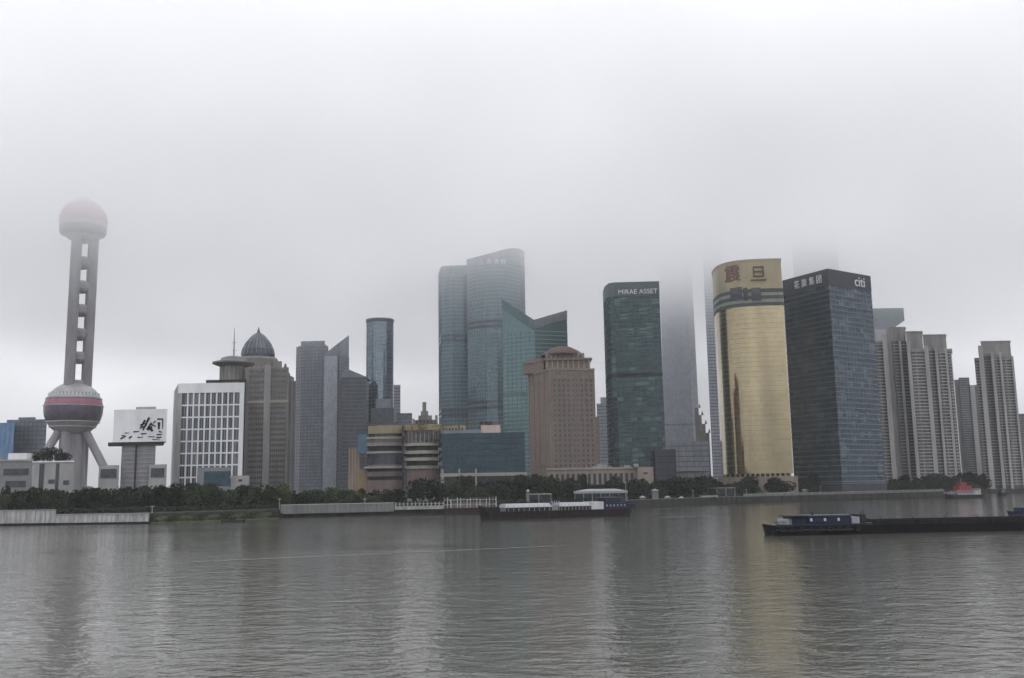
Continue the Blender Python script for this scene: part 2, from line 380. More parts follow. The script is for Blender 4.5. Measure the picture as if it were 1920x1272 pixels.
# ------------------------------------------------------------------ sphere tower (far left)
YT = 890.0
lb = P(138, 768, YT); ub = P(157, 416, YT)
cx, cy = lb.x, YT; VA = math.degrees(math.atan2(-cx, YT))
t = root('sphere_tower', 'tall concrete tower with two rose and grey balls, the upper one fading into cloud', 'tower', (cx, cy, GROUND))
RL = 55.5*YT/FPX*.93; RU = 47.5*YT/FPX*.92
def ballprof(r, zc, a0, a1, n): return [(r*math.cos(a0+(a1-a0)*k/n), zc+r*math.sin(a0+(a1-a0)*k/n)) for k in range(n+1)]
def dg(x): return math.radians(x)
zl, zu = lb.z, ub.z
for nm, a0, a1, mt in (('ball_underside', -88, -28, 'pearl_grey'), ('window_band', -28, 6, 'pearl_dark'), ('rose_band', 6, 22, 'pearl_pink'), ('ball_crown', 22, 88, 'pearl_grey')):
    MB().lathe(ballprof(RL, zl, dg(a0), dg(a1), 8), cx, cy, 40).build(nm, M[mt], t)
for a in (-40, -28, 6, 22, 34):
    MB().lathe([(RL*math.cos(dg(a))+.1, zl+RL*math.sin(dg(a))-.5), (RL*math.cos(dg(a))+.7, zl+RL*math.sin(dg(a))-.5), (RL*math.cos(dg(a))+.7, zl+RL*math.sin(dg(a))+.5), (RL*math.cos(dg(a))+.1, zl+RL*math.sin(dg(a))+.5)], cx, cy, 40).build('ball_rib', M['pearl_grey'], t)
# row of small windows on the crown
wm = MB().box(-.9, .9, -.35, .35, -1.5, 1.5).mesh('porthole', M['sign_white'])
for k in range(22):
    a = dg(180+8.5*k); rr = RL*math.cos(dg(31))+.1
    o = put('porthole', wm, t, (rr*math.cos(a), rr*math.sin(a), zl+RL*math.sin(dg(31))-GROUND), a+math.pi/2)
for nm, a0, a1, mt in (('ball_underside', -88, -5, 'pearl_grey'), ('rose_shell', -5, 88, 'pearl_pink')):
    MB().lathe(ballprof(RU, zu, dg(a0), dg(a1), 12), cx, cy, 40).build(nm, M[mt], t)
MB().lathe([(RU*.6, zu-RU*.72), (RU*.90, zu-RU*.62), (RU*.97, zu-RU*.50), (RU*.97, zu-RU*.28), (RU*.9, zu-RU*.25)], cx, cy, 40).build('observation_deck', M['pearl_dark'], t)
rc, Rc = 4.7, 9.6
cols = [(cx+Rc*math.cos(a), cy+Rc*math.sin(a)) for a in (dg(VA), dg(VA+120), dg(VA+240))]
for x, y in cols:
    MB().lathe([(rc, GROUND), (rc, zu-RU*.5)], x, y, 20).build('column', M['pearl_concrete'], t)
py_c = [470, 517, 560, 605, 650, 692]
zc_ = [Zt(150, p, YT) for p in py_c]
seg = [zl+RL*.9]+[(a+b)/2 for a, b in zip(reversed(zc_), list(reversed(zc_))[1:])]+[zu-RU*.62-2]
for i, z in enumerate(seg):
    hh = 5.0 if 0 < i < len(seg)-1 else 4
    MB().lathe([(0, z-hh), (7.2, z-hh), (8.8, z-hh*.5), (8.8, z+hh*.5), (7.2, z+hh), (0, z+hh)], cx, cy, 24).build('small_ball', M['pearl_concrete'], t)
for a in (dg(VA-25), dg(VA+95), dg(VA+205)):
    MB().tube((cx+11*math.cos(a), cy+11*math.sin(a), zl-RL*.72), (cx+49*math.cos(a), cy+49*math.sin(a), GROUND), 3.6, 3.8, 14).build('slanted_leg', M['pearl_concrete'], t)
MB().lathe([(11.5, GROUND), (10.5, zl-RL*.8)], cx, cy, 28).build('lift_shaft', M['pearl_concrete'], t)
MB().lathe([(11, GROUND), (11, 12), (9, 17), (5, 20), (0, 21)], cx+24, cy-20, 28).build('base_dome', M['pearl_dark'], t)
MB().lathe([(5, zu+RU*.9), (4, zu+RU+2), (0, zu+RU+4)], cx, cy, 12).build('mast', M['pearl_concrete'], t)

# ------------------------------------------------------------------ left group
def bldg(name, label, cat, poly, group=None, z0=GROUND):
    c = centre(poly); return root(name, label, cat, (c[0], c[1], z0), group)
# blue and grey glass office at the edge
Y = 930; z = Zt(50, 787, Y)
pl = closed([V2(8, Y), V2(82, Y)], 60)
r = glass_tower('office_block', 'grey glass office block behind the low grey hall at the far left', 'building', pl, z, M['slate'], M['slate_band'], 4.2, 1.2, .3, 4)
roofbox(r, pl, z, 3.5, .45, M['grey_wall'])
pl = closed([V2(-60, Y-22), V2(22, Y-22)], 20)
glass_tower('blue_block', 'sky blue glass block at the left edge of the skyline', 'building', pl, Zt(10, 793, Y-22), M['sky_blue'], M['sky_blue'], 4.2, .8, .25, 4)
# low grey hall
Y = 560
pl = closed([V2(-90, Y), V2(60, Y)], 40); z = Zt(30, 865, Y)
r = bldg('low_hall', 'low grey hall with ribbon windows and a white rooftop box', 'building', pl)
MB().prism(pl, GROUND, z).build('wall', M['grey_wall'], r)
MB().prism(offset(pl, .5), z, z+1).build('cornice', M['concrete'], r)
pa, pb = X(10, Y-1, 855), X(45, Y-1, 855); MB().box(pa, pb, Y+2, Y+12, z+1, z+4.6).build('rooftop_box', M['white_wall'], r)
for a, b, y0, y1 in ((7, 54, 879, 891), (-60, -5, 879, 891), (12, 50, 902, 914)):
    MB().vbox(X(a, Y, 885), X(b, Y, 885), Y-.3, Y+.2, Zt(30, y1, Y), Zt(30, y0, Y)).build('ribbon_window', M['dark_glass'], r)
pl = closed([V2(61, Y-4), V2(137, Y-4)], 30); z2 = Zt(100, 867, Y-4)
r = bldg('white_annex', 'white annex with tall dark slots and roof planting beside the ball tower', 'building', pl)
MB().prism(pl, GROUND, z2).build('wall', M['concrete'], r)
MB().prism(offset(pl, .4), z2, z2+.7).build('roof_edge', M['white_wall'], r)
for a, b, y0, y1 in ((74, 83, 868, 920), (105, 111, 868, 920), (92, 104, 898, 907), (120, 131, 900, 910)):
    MB().vbox(X(a, Y-4, 885), X(b, Y-4, 885), Y-4.3, Y-3.8, max(GROUND, Zt(100, y1, Y-4)), Zt(100, y0, Y-4)-.4).build('window', M['dark_glass'], r)

# billboard building
Y = 575
zb0, zb1 = Zt(255, 829, Y), Zt(255, 768, Y)
xa, xb = X(200, Y, 800), X(313, Y, 800)
r = root('billboard_building', 'grey building carrying a big white box with black brush lettering', 'building', ((xa+xb)/2, Y, GROUND))
MB().prism(closed([(xa+4, Y), (xb, Y)], 18), zb0, zb1).build('sign_box', M['white_wall'], r)
MB().prism(closed([(xa-1, Y+26), (xa+4.1, Y+.1)], 6), zb0, zb1-.1).build('shaded_box_side', M['concrete'], r)  # side of the white box in a darker tone, its shading painted in
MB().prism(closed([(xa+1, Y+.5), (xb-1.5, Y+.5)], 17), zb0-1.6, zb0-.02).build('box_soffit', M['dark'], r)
MB().vbox(X(250, Y, 764), X(288, Y, 764), Y+4, Y+14, zb1, Zt(270, 762, Y)).build('roof_plant_room', M['concrete'], r)
MB().vbox(X(224, Y), X(288, Y), Y+2, Y+18, GROUND, zb0-1.62).build('wall', M['grey_wall'], r)
for k, zz in enumerate(frange(GROUND+3, zb0-3, 2.6)):
    MB().vbox(X(223.5, Y), X(288.5, Y), Y+1.75, Y+2.2, zz, zz+.35).build('wall_ledge', M['concrete'], r)
MB().vbox(X(250, Y), X(253.5, Y), Y+1.6, Y+2.3, GROUND, zb0-1.62).build('dark_slot', M['dark'], r)
for a, b in ((188, 226), (282, 315)):
    MB().vbox(X(a, Y), X(b, Y), Y-2, Y+14, GROUND, Zt(255, 872, Y)).build('side_wing', M['concrete'], r)
    MB().vbox(X(a+4, Y), X(b-4, Y), Y-2.3, Y-1.9, Zt(255, 896, Y), Zt(255, 879, Y)).build('window', M['dark_glass'], r)
# brush strokes and small lettering on the white box
def S(px, py): return (X(px, Y-.1, py), Zt(px, py, Y-.1))
m = MB()
def stroke(x0, y0, x1, y1, wd):
    a, b = S(x0, y0), S(x1, y1); d = Vector((b[0]-a[0], b[1]-a[1])); n = Vector((-d.y, d.x)).normalized()*wd*.157
    q = [(a[0]-n.x, a[1]-n.y), (b[0]-n.x*.6, b[1]-n.y*.6), (b[0]+n.x*.6, b[1]+n.y*.6), (a[0]+n.x, a[1]+n.y)]
    f = [(p[0], Y-.25, p[1]) for p in q]; k = [(p[0], Y-.02, p[1]) for p in q]
    m.face(f); m.face(list(reversed(f)))
    for i in range(4): m.face([f[i], k[i], k[(i+1) % 4], f[(i+1) % 4]])
for s_ in ((272, 788, 263, 804, 4), (280, 783, 268, 807, 4), (263, 797, 273, 794, 2.5), (266, 802, 276, 797, 2.5), (284, 793, 275, 806, 3.5), (281, 802, 286, 809, 6), (276, 806, 285, 800, 5), (282, 795, 292, 800, 3),
           (292, 790, 287, 794, 2.5), (298, 792, 298, 805, 5), (305, 786, 305, 804, 2), (295, 786, 306, 786, 3), (294, 815, 304, 815, 2.5), (298, 809, 304, 811, 2.5), (250, 810, 261, 809, 2.2), (264, 814, 275, 813, 2.2)):
    stroke(*s_)
m.build('brush_lettering', M['dark'], r)
m = MB()
for s_ in ((226, 823, 236, 818, 3), (228, 817, 235, 817, 2), (242, 822, 247, 818, 3.5), (234, 812, 242, 812, 1.6), (258, 820, 268, 820, 1.6), (278, 819, 290, 819, 1.6), (293, 821, 303, 820, 3), (286, 824, 300, 825, 1.5)):
    stroke(*s_)
m.build('small_lettering', M['grey_wall'], r)

# white grid office
Y = 600
pl = closed([(X(325, Y+45), Y+38), V2(330, Y), V2(455, Y-2)], 36)
z1 = Zt(400, 719, Y)
r = bldg('grid_office', 'white office block with a grid of tall windows beside the stone tower', 'building', pl)
core = offset(pl, -.9)
MB().prism(core, GROUND, z1-.5).build('glass_wall', M['office_glass'], r)
fx0, fx1 = X(338, Y), X(447, Y); zt = Zt(400, 737, Y); nc, pitch = 10, None
rowz = [Zt(395, p, Y) for p in (737, 760, 782.5, 805, 827.5, 850, 872.5, 895, 917)]
pl_x0, pl_x1 = pl[0][0], None
xs0, xs1 = X(330, Y), X(455, Y)
MB().box(xs0, xs1, Y-1.6, Y-.5, zt, z1).build('parapet', M['white_wall'], r)
MB().box(xs0, fx0, Y-1.6, Y-.5, GROUND, zt-.003).build('corner_pier', M['concrete'], r)
MB().box(fx1, xs1, Y-1.6, Y-.5, GROUND, zt-.003).build('corner_pier', M['white_wall'], r)
MB().prism([(xs0-.05, Y-1.2), (xs0-.05, Y+1), (X(325, Y+36), Y+36), (X(325, Y+36)-.6, Y+35)], GROUND, z1-.1).build('side_wall', M['concrete'], r)
MB().prism(closed([(X(325, Y+36), Y+36), (X(330, Y), Y+1), (xs1, Y)], 33), z1-.49, z1-.2).build('roof', M['concrete'], r)
pit = (fx1-fx0)/nc
pier = MB().box(-.42, .42, -.5, .5, GROUND-zt+.01, 0).mesh('pier', M['white_wall'])
for k in range(1, nc): put('pier', pier, r, (fx0+pit*k-r['_w'][0], Y-1.0-r['_w'][1], zt-.01-GROUND))
led = MB().box(0, fx1-fx0, -.2, .2, -.45, .45).mesh('floor_ledge', M['white_wall'])
for z in rowz[1:-1]: put('floor_ledge', led, r, (fx0-r['_w'][0], Y-1.05-r['_w'][1], z-GROUND))
win = MB().box(-pit*.5+.4, pit*.5-.4, -.1, .1, -3.3, 3.3).mesh('window', M['dark_glass'])
win2 = MB().box(-pit*.5+.4, pit*.5-.4, -.1, .1, -3.3, 3.3).mesh('window', M['office_glass'])
sash = MB().box(-.09, .09, -.08, .08, -3.3, 3.3).mesh('window_bar', M['concrete'])
for k in range(nc):
    for z0_, z1_ in zip(rowz, rowz[1:]):
        wo = put('window', random.choice((win, win, win2)), r, (fx0+pit*(k+.5)-r['_w'][0], Y-.75-r['_w'][1], (z0_+z1_)/2-GROUND))
        put('window_bar', sash, wo, (random.uniform(-.5, .5), -.16, 0))
# small blue-grey pavilion in front of it
Yp = 560
r = root('glass_pavilion', 'small grey pavilion with a dark blue window in front of the white grid office', 'building', (X(412, Yp), Yp, GROUND))
MB().vbox(X(370, Yp), X(432, Yp), Yp, Yp+15, GROUND, Zt(400, 877, Yp)).build('wall', M['grey_wall'], r)
MB().vbox(X(383, Yp), X(431.5, Yp), Yp-.3, Yp-.02, Zt(400, 912, Yp), Zt(400, 884, Yp)).build('window', M['blue_glass'], r)
MB().vbox(X(432, Yp), X(466, Yp), Yp+2, Yp+15, GROUND, Zt(450, 892, Yp)).build('wing', M['concrete'], r)
MB().vbox(X(446, Yp), X(453, Yp), Yp+1.7, Yp+2.1, Zt(450, 903, Yp), Zt(450, 899, Yp)).build('window', M['dark_glass'], r)

# stone tower with cross-shaped pale strips and round hat roof
Y = 670; z1 = Zt(495, 690, Y)
pl = closed([V2(392, Y+2), V2(449, Y), V2(538, Y)], 40)
r = bldg('stone_tower', 'beige stone tower crossed by a pale vertical strip, round hat pavilion and mast on top', 'building', pl)
zm = Zt(430, 716, Y)
MB().prism(closed([V2(385, Y), V2(455, Y)], 40), GROUND, zm).build('wall', M['beige'], r)
MB().prism(closed([V2(381, Y-1), V2(458, Y-1)], 42), zm+.01, zm+1.3).build('terrace_slab', M['dark'], r)
MB().prism(closed([V2(455.1, Y-.5), V2(538, Y-.5)], 38), GROUND, z1).build('wall', M['beige'], r)
hx = X(436, Y+10, 700); hc = (hx, Y+12)
s_ = (Y+12)/FPX
MB().lathe([(24*s_, zm+1.31), (24*s_, Zt(436, 688, Y+12)), (26*s_, Zt(436, 687, Y+12))], *hc, 28).build('drum', M['beige'], r)
MB().lathe([(26*s_, Zt(436, 688, Y+12)), (39*s_, Zt(436, 683, Y+12)), (39*s_, Zt(436, 680.5, Y+12)), (26*s_, Zt(436, 678, Y+12)), (22*s_, Zt(436, 672, Y+12)), (12*s_, Zt(436, 669, Y+12)), (0, Zt(436, 668, Y+12))], *hc, 32).build('hat_roof', M['grey_wall'], r)
for k in range(9):
    a = dg(200+17.5*k); MB().obox((hc[0]+24.4*s_*math.cos(a), hc[1]+24.4*s_*math.sin(a)), (-math.sin(a), math.cos(a)), .3, .25, zm+1.3, Zt(436, 689, Y+12)).build('drum_pilaster', M['concrete'], r)
MB().lathe([(.55, Zt(436, 670, Y+12)), (.35, Zt(436, 640, Y+12)), (.12, Zt(436, 615, Y+12)), (0, Zt(436, 614, Y+12))], *hc, 8).build('mast', M['grey_wall'], r)
for p_ in (643, 657): MB().box(hc[0]-1.6, hc[0]+1.6, hc[1]-.15, hc[1]+.15, Zt(436, p_, Y+12)-.15, Zt(436, p_, Y+12)+.15).build('mast_arm', M['grey_wall'], r)
MB().vbox(X(493, Y), X(505, Y), Y-1.7, Y-.52, GROUND, z1+2).build('vertical_strip', M['concrete'], r)
zx = Zt(495, 754, Y)
for a, b in ((463, 492.9), (505.1, 538)): MB().vbox(X(a, Y), X(b, Y), Y-1.3, Y-.52, zx-.8, zx+.8).build('cross_band', M['beige_band'], r)
for a, b in ((464, 492.5), (505.5, 535)):
    for zz in frange(GROUND+10, z1-3, 3.65):
        if abs(zz+.9-zx) > 1.9: MB().vbox(X(a, Y), X(b, Y), Y-.75, Y-.52, zz, zz+1.5).build('ribbon_window', M['slate_dark'], r)
    x0_, x1_ = X(a, Y), X(b, Y); mm = MB()
    for k in range(9): xx = x0_+(x1_-x0_)*k/8; mm.box(xx-.2, xx+.2, Y-1.05, Y-.76, GROUND, z1)
    mm.build('window_mullions', M['beige'], r, kind='stuff')
MB().vbox(X(446, Y), X(458, Y), Y-2, Y-.6, GROUND, zm-.01).build('dark_corner_strip', M['dark'], r)  # projecting dark box; the shade of a recess is only its colour

# domed tower behind
Y = 880; z1 = Zt(490, 690, Y)
pl = closed([V2(440, Y), V2(530, Y)], 45)
r = bldg('domed_tower', 'grey tower with a ribbed pointed dome behind the stone tower', 'building', pl)
MB().prism(pl, GROUND, z1).build('wall', M['beige'], r)
cxx = X(483, Y+18, 660); cyy = Y+20; s_ = (Y+20)/FPX
zz0 = Zt(483, 672, Y+20)
MB().lathe([(38*s_, z1), (38*s_, zz0-2), (35*s_, zz0)], cxx, cyy, 12).build('drum', M['beige'], r)
MB().lathe([(31*s_, zz0), (31*s_, zz0+3), (29*s_, zz0+8), (23*s_, zz0+14), (15*s_, zz0+19), (8*s_, zz0+22.5), (3.5*s_, zz0+24), (2*s_, zz0+26.5), (0, zz0+30)], cxx, cyy, 24).build('dome', M['slate_dark'], r)
for k in range(12):
    a = dg(180+180*k/11); q = [(31*s_, zz0+3), (29*s_, zz0+8), (23*s_, zz0+14), (15*s_, zz0+19), (8*s_, zz0+22.5)]; mm = MB()
    for (r0, h0), (r1, h1) in zip(q, q[1:]): mm.tube((cxx+r0*math.cos(a), cyy+r0*math.sin(a), h0), (cxx+r1*math.cos(a), cyy+r1*math.sin(a), h1), .45, .4, 5)
    mm.build('dome_rib', M['slate'], r)
for k in range(10):
    xx = X(446+8.6*k, Y); MB().box(xx-.6, xx+.6, Y-.7, Y-.01, GROUND, z1+1).build('pilaster', M['concrete'], r)
MB().vbox(X(512, Y, 690), X(529, Y, 690), Y-1, Y+14, z1, Zt(520, 678, Y)).build('corner_turret', M['beige'], r)
r2 = root('slab_block', 'narrow grey block with stepped pinnacle right of the domed tower', 'building', (X(535, Y+30), Y+30, GROUND))
z2 = Zt(530, 715, Y+30)
MB().vbox(X(505, Y+30), X(552, Y+30), Y+30, Y+60, GROUND, z2).build('wall', M['grey_wall'], r2)
xx = X(531, Y+30, 700)
MB().box(xx-6, xx+7, Y+31, Y+45, z2, z2+5).build('upper_storey', M['grey_wall'], r2)
MB().lathe([(5, z2+5), (4.5, z2+8), (2, z2+11), (1, z2+17), (0, z2+18)], xx, Y+38, 8).build('pinnacle', M['grey_wall'], r2)
for k in range(5): MB().vbox(X(508+9*k, Y+30), X(510+9*k, Y+30), Y+29.4, Y+29.99, GROUND, z2).build('pilaster', M['concrete'], r2)

# ------------------------------------------------------------------ grey towers
Y = 1180
pl = closed([V2(552, Y+12), V2(562, Y), V2(607, Y-4), V2(612, Y+10)], 45)
r = glass_tower('grey_tower', 'hazy slate grey office tower with a flat stepped top', 'building', pl, Zt(580, 648, Y), M['slate'], M['slate_band'], 4, 1, .25, 4.5)
q = closed([V2(560, Y+1), V2(606, Y-2)], 30); MB().prism(q, Zt(580, 648, Y)+.01, Zt(580, 640, Y)).build('upper_storey', M['slate'], r)
Y = 1120
pl = closed([V2(603, Y+8), V2(634, Y), V2(652, Y+22)], 34)
zA, zB, zC = Zt(612, 664, Y), Zt(638, 642, Y), Zt(653, 628, Y+20)
r = glass_tower('wedge_tower', 'pale grey tower with a sharply slanting wedge top beside the flat grey tower', 'building', pl, [zA, zB, zC, zC+3, zA+2] if pl[0][0] < pl[1][0] else [zA+2, zC+3, zC, zB, zA], M['slate'], M['slate_band'], 4, .9, .2, 4.5)
MB().vbox(X(606, Y), X(631, Y), Y-1.5, Y+4, GROUND, Zt(615, 668, Y)).build('front_bay', M['slate_light'], r)
Y = 980
pl = closed([V2(634, Y+20), V2(640, Y), V2(686, Y)], 40)
za = Zt(640, 708, Y)
r = glass_tower('gabled_block', 'dark grey office block with a low gabled roof', 'building', pl, za, M['slate_dark'], M['slate_band'], 4, 1, .2, 4)
xa, xb = X(640, Y, 708), X(686, Y, 708); xm = X(650, Y, 700)
MB().prism([(xa, Y+1), (xm, Y+1), (xb, Y+1), (xb, Y+38), (xm, Y+38), (xa, Y+38)], za+.01, [za+5, za+9, za+.5, za+.5, za+9, za+5]).build('gable_roof', M['slate'], r)

# cylinder
Y = 1040; cx_, cy_ = X(712, Y, 720), Y; s_ = Y/FPX; z1 = Zt(712, 601, Y)
r = root('cylinder_tower', 'round blue-green glass tower with a dark rim', 'building', (cx_, cy_, GROUND))
MB().lathe([(25*s_, GROUND), (25*s_, z1-3)], cx_, cy_, 48).build('glass_wall', glassy('cylinder_glass', (.17, .24, .28), (.27, .34, .38), 1.6, 3.9, .8, .14, .01), r)
MB().lathe([(25.2*s_, z1-3), (26.8*s_, z1-2), (26.8*s_, z1+.4), (20*s_, z1+.6), (0, z1+2.4)], cx_, cy_, 48).build('rim', M['slate_dark'], r)
circ = [(cx_+25*s_*math.cos(2*math.pi*k/24), cy_+25*s_*math.sin(2*math.pi*k/24)) for k in range(24)]
mullions(r, circ, GROUND, z1-3, 2.4, .2, .3, M['slate'])
bands(r, circ, frange(GROUND+10, z1-5, 3.9), .55, .1, M['slate'])
Y = 990
pl = closed([V2(684, Y), V2(746, Y)], 24)
r = glass_tower('stepped_block', 'dark grey stepped block at the foot of the round glass tower', 'building', pl, Zt(712, 792, Y), M['slate_dark'], M['slate_band'], 4, 1, .2, 4)
MB().vbox(X(694, Y), X(738, Y), Y+1, Y+20, Zt(712, 792, Y)+.01, Zt(712, 765, Y)).build('upper_storey', M['slate_dark'], r)
MB().vbox(X(703, Y), X(732, Y), Y+2, Y+19, Zt(712, 765, Y)+.01, Zt(712, 748, Y)).build('upper_storey', M['slate'], r)
pl = closed([V2(738, 1250), V2(750, 1250)], 30)
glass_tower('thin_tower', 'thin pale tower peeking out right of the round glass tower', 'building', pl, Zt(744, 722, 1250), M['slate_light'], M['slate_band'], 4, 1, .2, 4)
pl = closed([V2(744, 1020), V2(772, 1020)], 30)
glass_tower('flat_roof_block', 'low flat-roofed grey block left of the stepped spire building', 'building', pl, Zt(755, 775, 1020), M['slate'], M['slate_band'], 4, 1, .2, 4)

# stepped spire building
Y = 820
r = root('spire_building', 'beige building with stepped shoulders and a stubby spire behind the shopping mall', 'building', (X(797, Y), Y, GROUND))
for a, b, t0, t1, nm in ((768, 828, 900, 795, 'wall'), (776, 819, 795, 787, 'shoulder'), (784, 810, 787, 779, 'shoulder'), (789, 803, 779, 771, 'spire_base'), (792, 799.5, 771, 754, 'spire')):
    ex = (b-a)*.08; MB().vbox(X(a, Y), X(b, Y), Y+ex, Y+25-ex, max(GROUND, Zt(797, t0, Y)), Zt(797, t1, Y)-.01).build(nm, M['beige'], r)
MB().vbox(X(816, Y), X(821, Y), Y+1, Y+5, Zt(797, 795, Y), Zt(797, 779, Y)).build('turret', M['beige'], r)
MB().vbox(X(773, Y), X(777, Y), Y+1, Y+5, Zt(797, 795, Y), Zt(797, 785, Y)).build('turret', M['beige'], r)
for k in range(6): MB().vbox(X(780+7*k, Y), X(783+7*k, Y), Y-.1, Y+.2+2, Zt(797, 794, Y), Zt(797, 789, Y)).build('window', M['dark_glass'], r)

# ------------------------------------------------------------------ shopping mall with rounded bays
Y = 640
r = root('shopping_mall', 'stepped tan shopping mall with cream balcony bands and gold roof lettering', 'mall', (X(760, Y), Y, GROUND))
def arc(px0, px1, Yc, bulge, n=10):
    x0, x1 = X(px0, Yc), X(px1, Yc); out = []
    for k in range(n+1):
        t_ = k/n; out.append((x0+(x1-x0)*t_, Yc-bulge*math.sin(math.pi*t_)))
    return out
def mall(px0, px1, Yc, bulge, pts, D=30, ref=None):
    for y0, y1, mt, ot, nm in pts:
        q = offset(closed(arc(px0, px1, Yc, bulge), D), ot)
        MB().prism(q, max(GROUND, Zt(760, y1, Yc)), Zt(760, y0, Yc)-.02).build(nm, M[mt], r)
mall(688, 757, Y, 5, [(798, 813, 'cream_sign', -.5, 'sign_wall'), (813, 819, 'dark_glass', -1.5, 'window_strip'), (819, 823, 'beige_band', .6, 'balcony_band'), (823, 830, 'mall_red', 0, 'wall'),
    (830, 836, 'beige', .2, 'wall'), (836, 846, 'dark', -1.2, 'window_strip'), (846, 850, 'beige_band', .3, 'balcony_band'), (850, 871, 'dark_glass', -.6, 'window_strip'), (871, 874, 'mall_red', 0, 'wall'), (878, 884, 'dark', -1, 'window_strip'), (884, 893, 'mall_red', .2, 'wall'), (893, 900, 'dark', -1, 'window_strip'), (900, 925, 'mall_red', 0, 'wall')])
mall(685, 757, Y-1, 5, [(874, 878, 'beige_band', .9, 'balcony_band')])
mall(758, 826, Y-6, 6, [(797, 808, 'cream_sign', .2, 'sign_wall'), (808, 832, 'mall_red', -.6, 'wall'), (832, 837, 'beige_band', .7, 'balcony_band'), (837, 846, 'dark', -1.5, 'window_strip'), (846, 852, 'beige_band', .7, 'balcony_band'),
    (852, 859, 'dark', -1.5, 'window_strip'), (859, 865, 'beige_band', .7, 'balcony_band'), (865, 874, 'dark', -1.5, 'window_strip'), (874, 880, 'beige', .5, 'balcony_band'), (880, 925, 'mall_red', -.6, 'wall')])
for k in range(8):
    xx = X(764+8*k, Y-13); yy = Y-6-6*math.sin(math.pi*(k*8+6)/68)-.6
    MB().box(xx-.35, xx+.35, yy-.1, yy+1.2, Zt(790, 832, Y-12), Zt(790, 808, Y-12)).build('pilaster', M['beige'], r)
    MB().box(xx+.6, xx+2, yy-.05, yy+1.0, Zt(790, 825, Y-12), Zt(790, 812, Y-12)).build('window', M['dark_glass'], r)
for a, b, yb in ((758, 826, Y-12.6),):
    sg = text('roof_lettering', '正大广场', (X(764, yb, 808), yb, Zt(790, 811.5, yb)), (1, 0), 6.6, M['sign_brown'], r, .3, 2.35)
MB().vbox(X(757, Y), X(759, Y), Y-9, Y+10, GROUND, Zt(758, 800, Y)).build('joint_pier', M['dark'], r)
MB().vbox(X(664, Y), X(686, Y), Y+6, Y+25, GROUND, Zt(675, 880, Y)).build('side_wing', M['mall_tan'], r)
MB().vbox(X(652, Y+8), X(674, Y+8), Y+9, Y+25, GROUND, Zt(660, 838, Y)).build('side_wing', M['mall_tan'], r)
for k in range(4): MB().vbox(X(654+5.3*k, Y+8), X(656+5.3*k, Y+8), Y+8.4, Y+9.2, GROUND, Zt(660, 842, Y)).build('pilaster', M['beige_band'], r)
MB().vbox(X(669, Y), X(688, Y), Y+3, Y+5.98, Zt(675, 850, Y), Zt(675, 814, Y)).build('blue_glass_bay', glassy('mall_blue_glass', (.05, .10, .16), (.08, .15, .22), 2, 3, .2, .3), r)
MB().vbox(X(826.3, Y), X(828, Y), Y-10, Y+20, GROUND, Zt(758, 812, Y)).build('joint_pier', M['dark'], r)
# long tan roof behind blue block
MB().vbox(X(824, Y), X(872, Y), Y+12, Y+30, Zt(840, 830, Y), Zt(840, 796, Y)).build('rear_wing', M['cream_sign'], r)
for k in range(7): MB().vbox(X(828+6*k, Y), X(831+6*k, Y), Y+11.7, Y+12.1, Zt(840, 808, Y), Zt(840, 801, Y)).build('window', M['dark_glass'], r)

# blue glass block
Y = 622
pl = closed([V2(828.5, Y+1), V2(905, Y), V2(984, Y)], 34)
zt = Zt(900, 812, Y)
r = bldg('blue_glass_block', 'low deep blue glass block on a pale plinth right of the mall', 'building', pl)
zp0, zp1 = Zt(900, 893, Y), Zt(900, 887, Y)
MB().prism(pl, zp1, zt).build('glass_wall', M['blue_glass'], r)
MB().prism(offset(pl, 1.2), zp0, zp1-.01).build('plinth_band', M['beige_band'], r)
MB().prism(offset(pl, -1.5), GROUND, zp0-.01).build('ground_floor', M['dark_glass'], r)
bands(r, pl, [Zt(900, p, Y) for p in (822, 833, 844, 855, 866, 877)], .45, .22, M['blue_band'])
mullions(r, pl, zp1, zt, 3.4, .18, .2, M['blue_band'])
MB().prism(offset(closed([V2(829, Y+1), V2(905, Y)], 30), -.5), zt+.01, Zt(860, 807, Y)).build('roof_level', M['slate'], r)
MB().vbox(X(877, Y), X(941, Y), Y+6, Y+24, zt+.01, Zt(900, 805, Y)).build('penthouse', M['concrete'], r)
MB().vbox(X(902, Y), X(939, Y), Y+4, Y+5.9, Zt(900, 814, Y), Zt(900, 797, Y)).build('roof_billboard', solid('pale_pink_board', (.5, .40, .37), .7), r)
MB().vbox(X(899, Y), X(924, Y), Y+8, Y+16, Zt(900, 805, Y)+.01, Zt(900, 789, Y)).build('plant_room', M['dark'], r)
for k in range(3): MB().vbox(X(829+31*k, Y), X(832+31*k, Y), Y-1.6, Y-1.25, GROUND, Zt(850, 880, Y)).build('white_post', M['concrete'], r)

# ------------------------------------------------------------------ twin tall towers with slanted curved tops
Y = 1010
f_ = [V2(824, Y+30), V2(829, Y+2), V2(850, Y-4), V2(878.6, Y)]
pl = closed(f_, 40)
zt = Zt(850, 500, Y)
r = glass_tower('tall_tower', 'tall steel-blue glass tower, the left and lower of the tall pair', 'building', pl, zt, M['steel'], M['steel_band'], 4.1, .9, .2, 3.6)
MB().prism(offset(closed([V2(830, Y), V2(880, Y-2)], 26), -.4), zt-9, zt+.8).build('crown_screen', M['slate'], r)
for p0, p1 in ((628, 632), (637, 641), (768, 772), (777, 781)):
    MB().prism(offset(pl, .35), Zt(850, p1, Y), Zt(850, p0, Y)).build('plant_floor', M['slate_dark'], r)
text('roof_sign', '浦江', (X(834, Y-6, 520), Y-6.3, Zt(834, 523, Y)), (1, -.1), 4.4, M['steel_band'], r, .2, 3.5)
Y = 1000
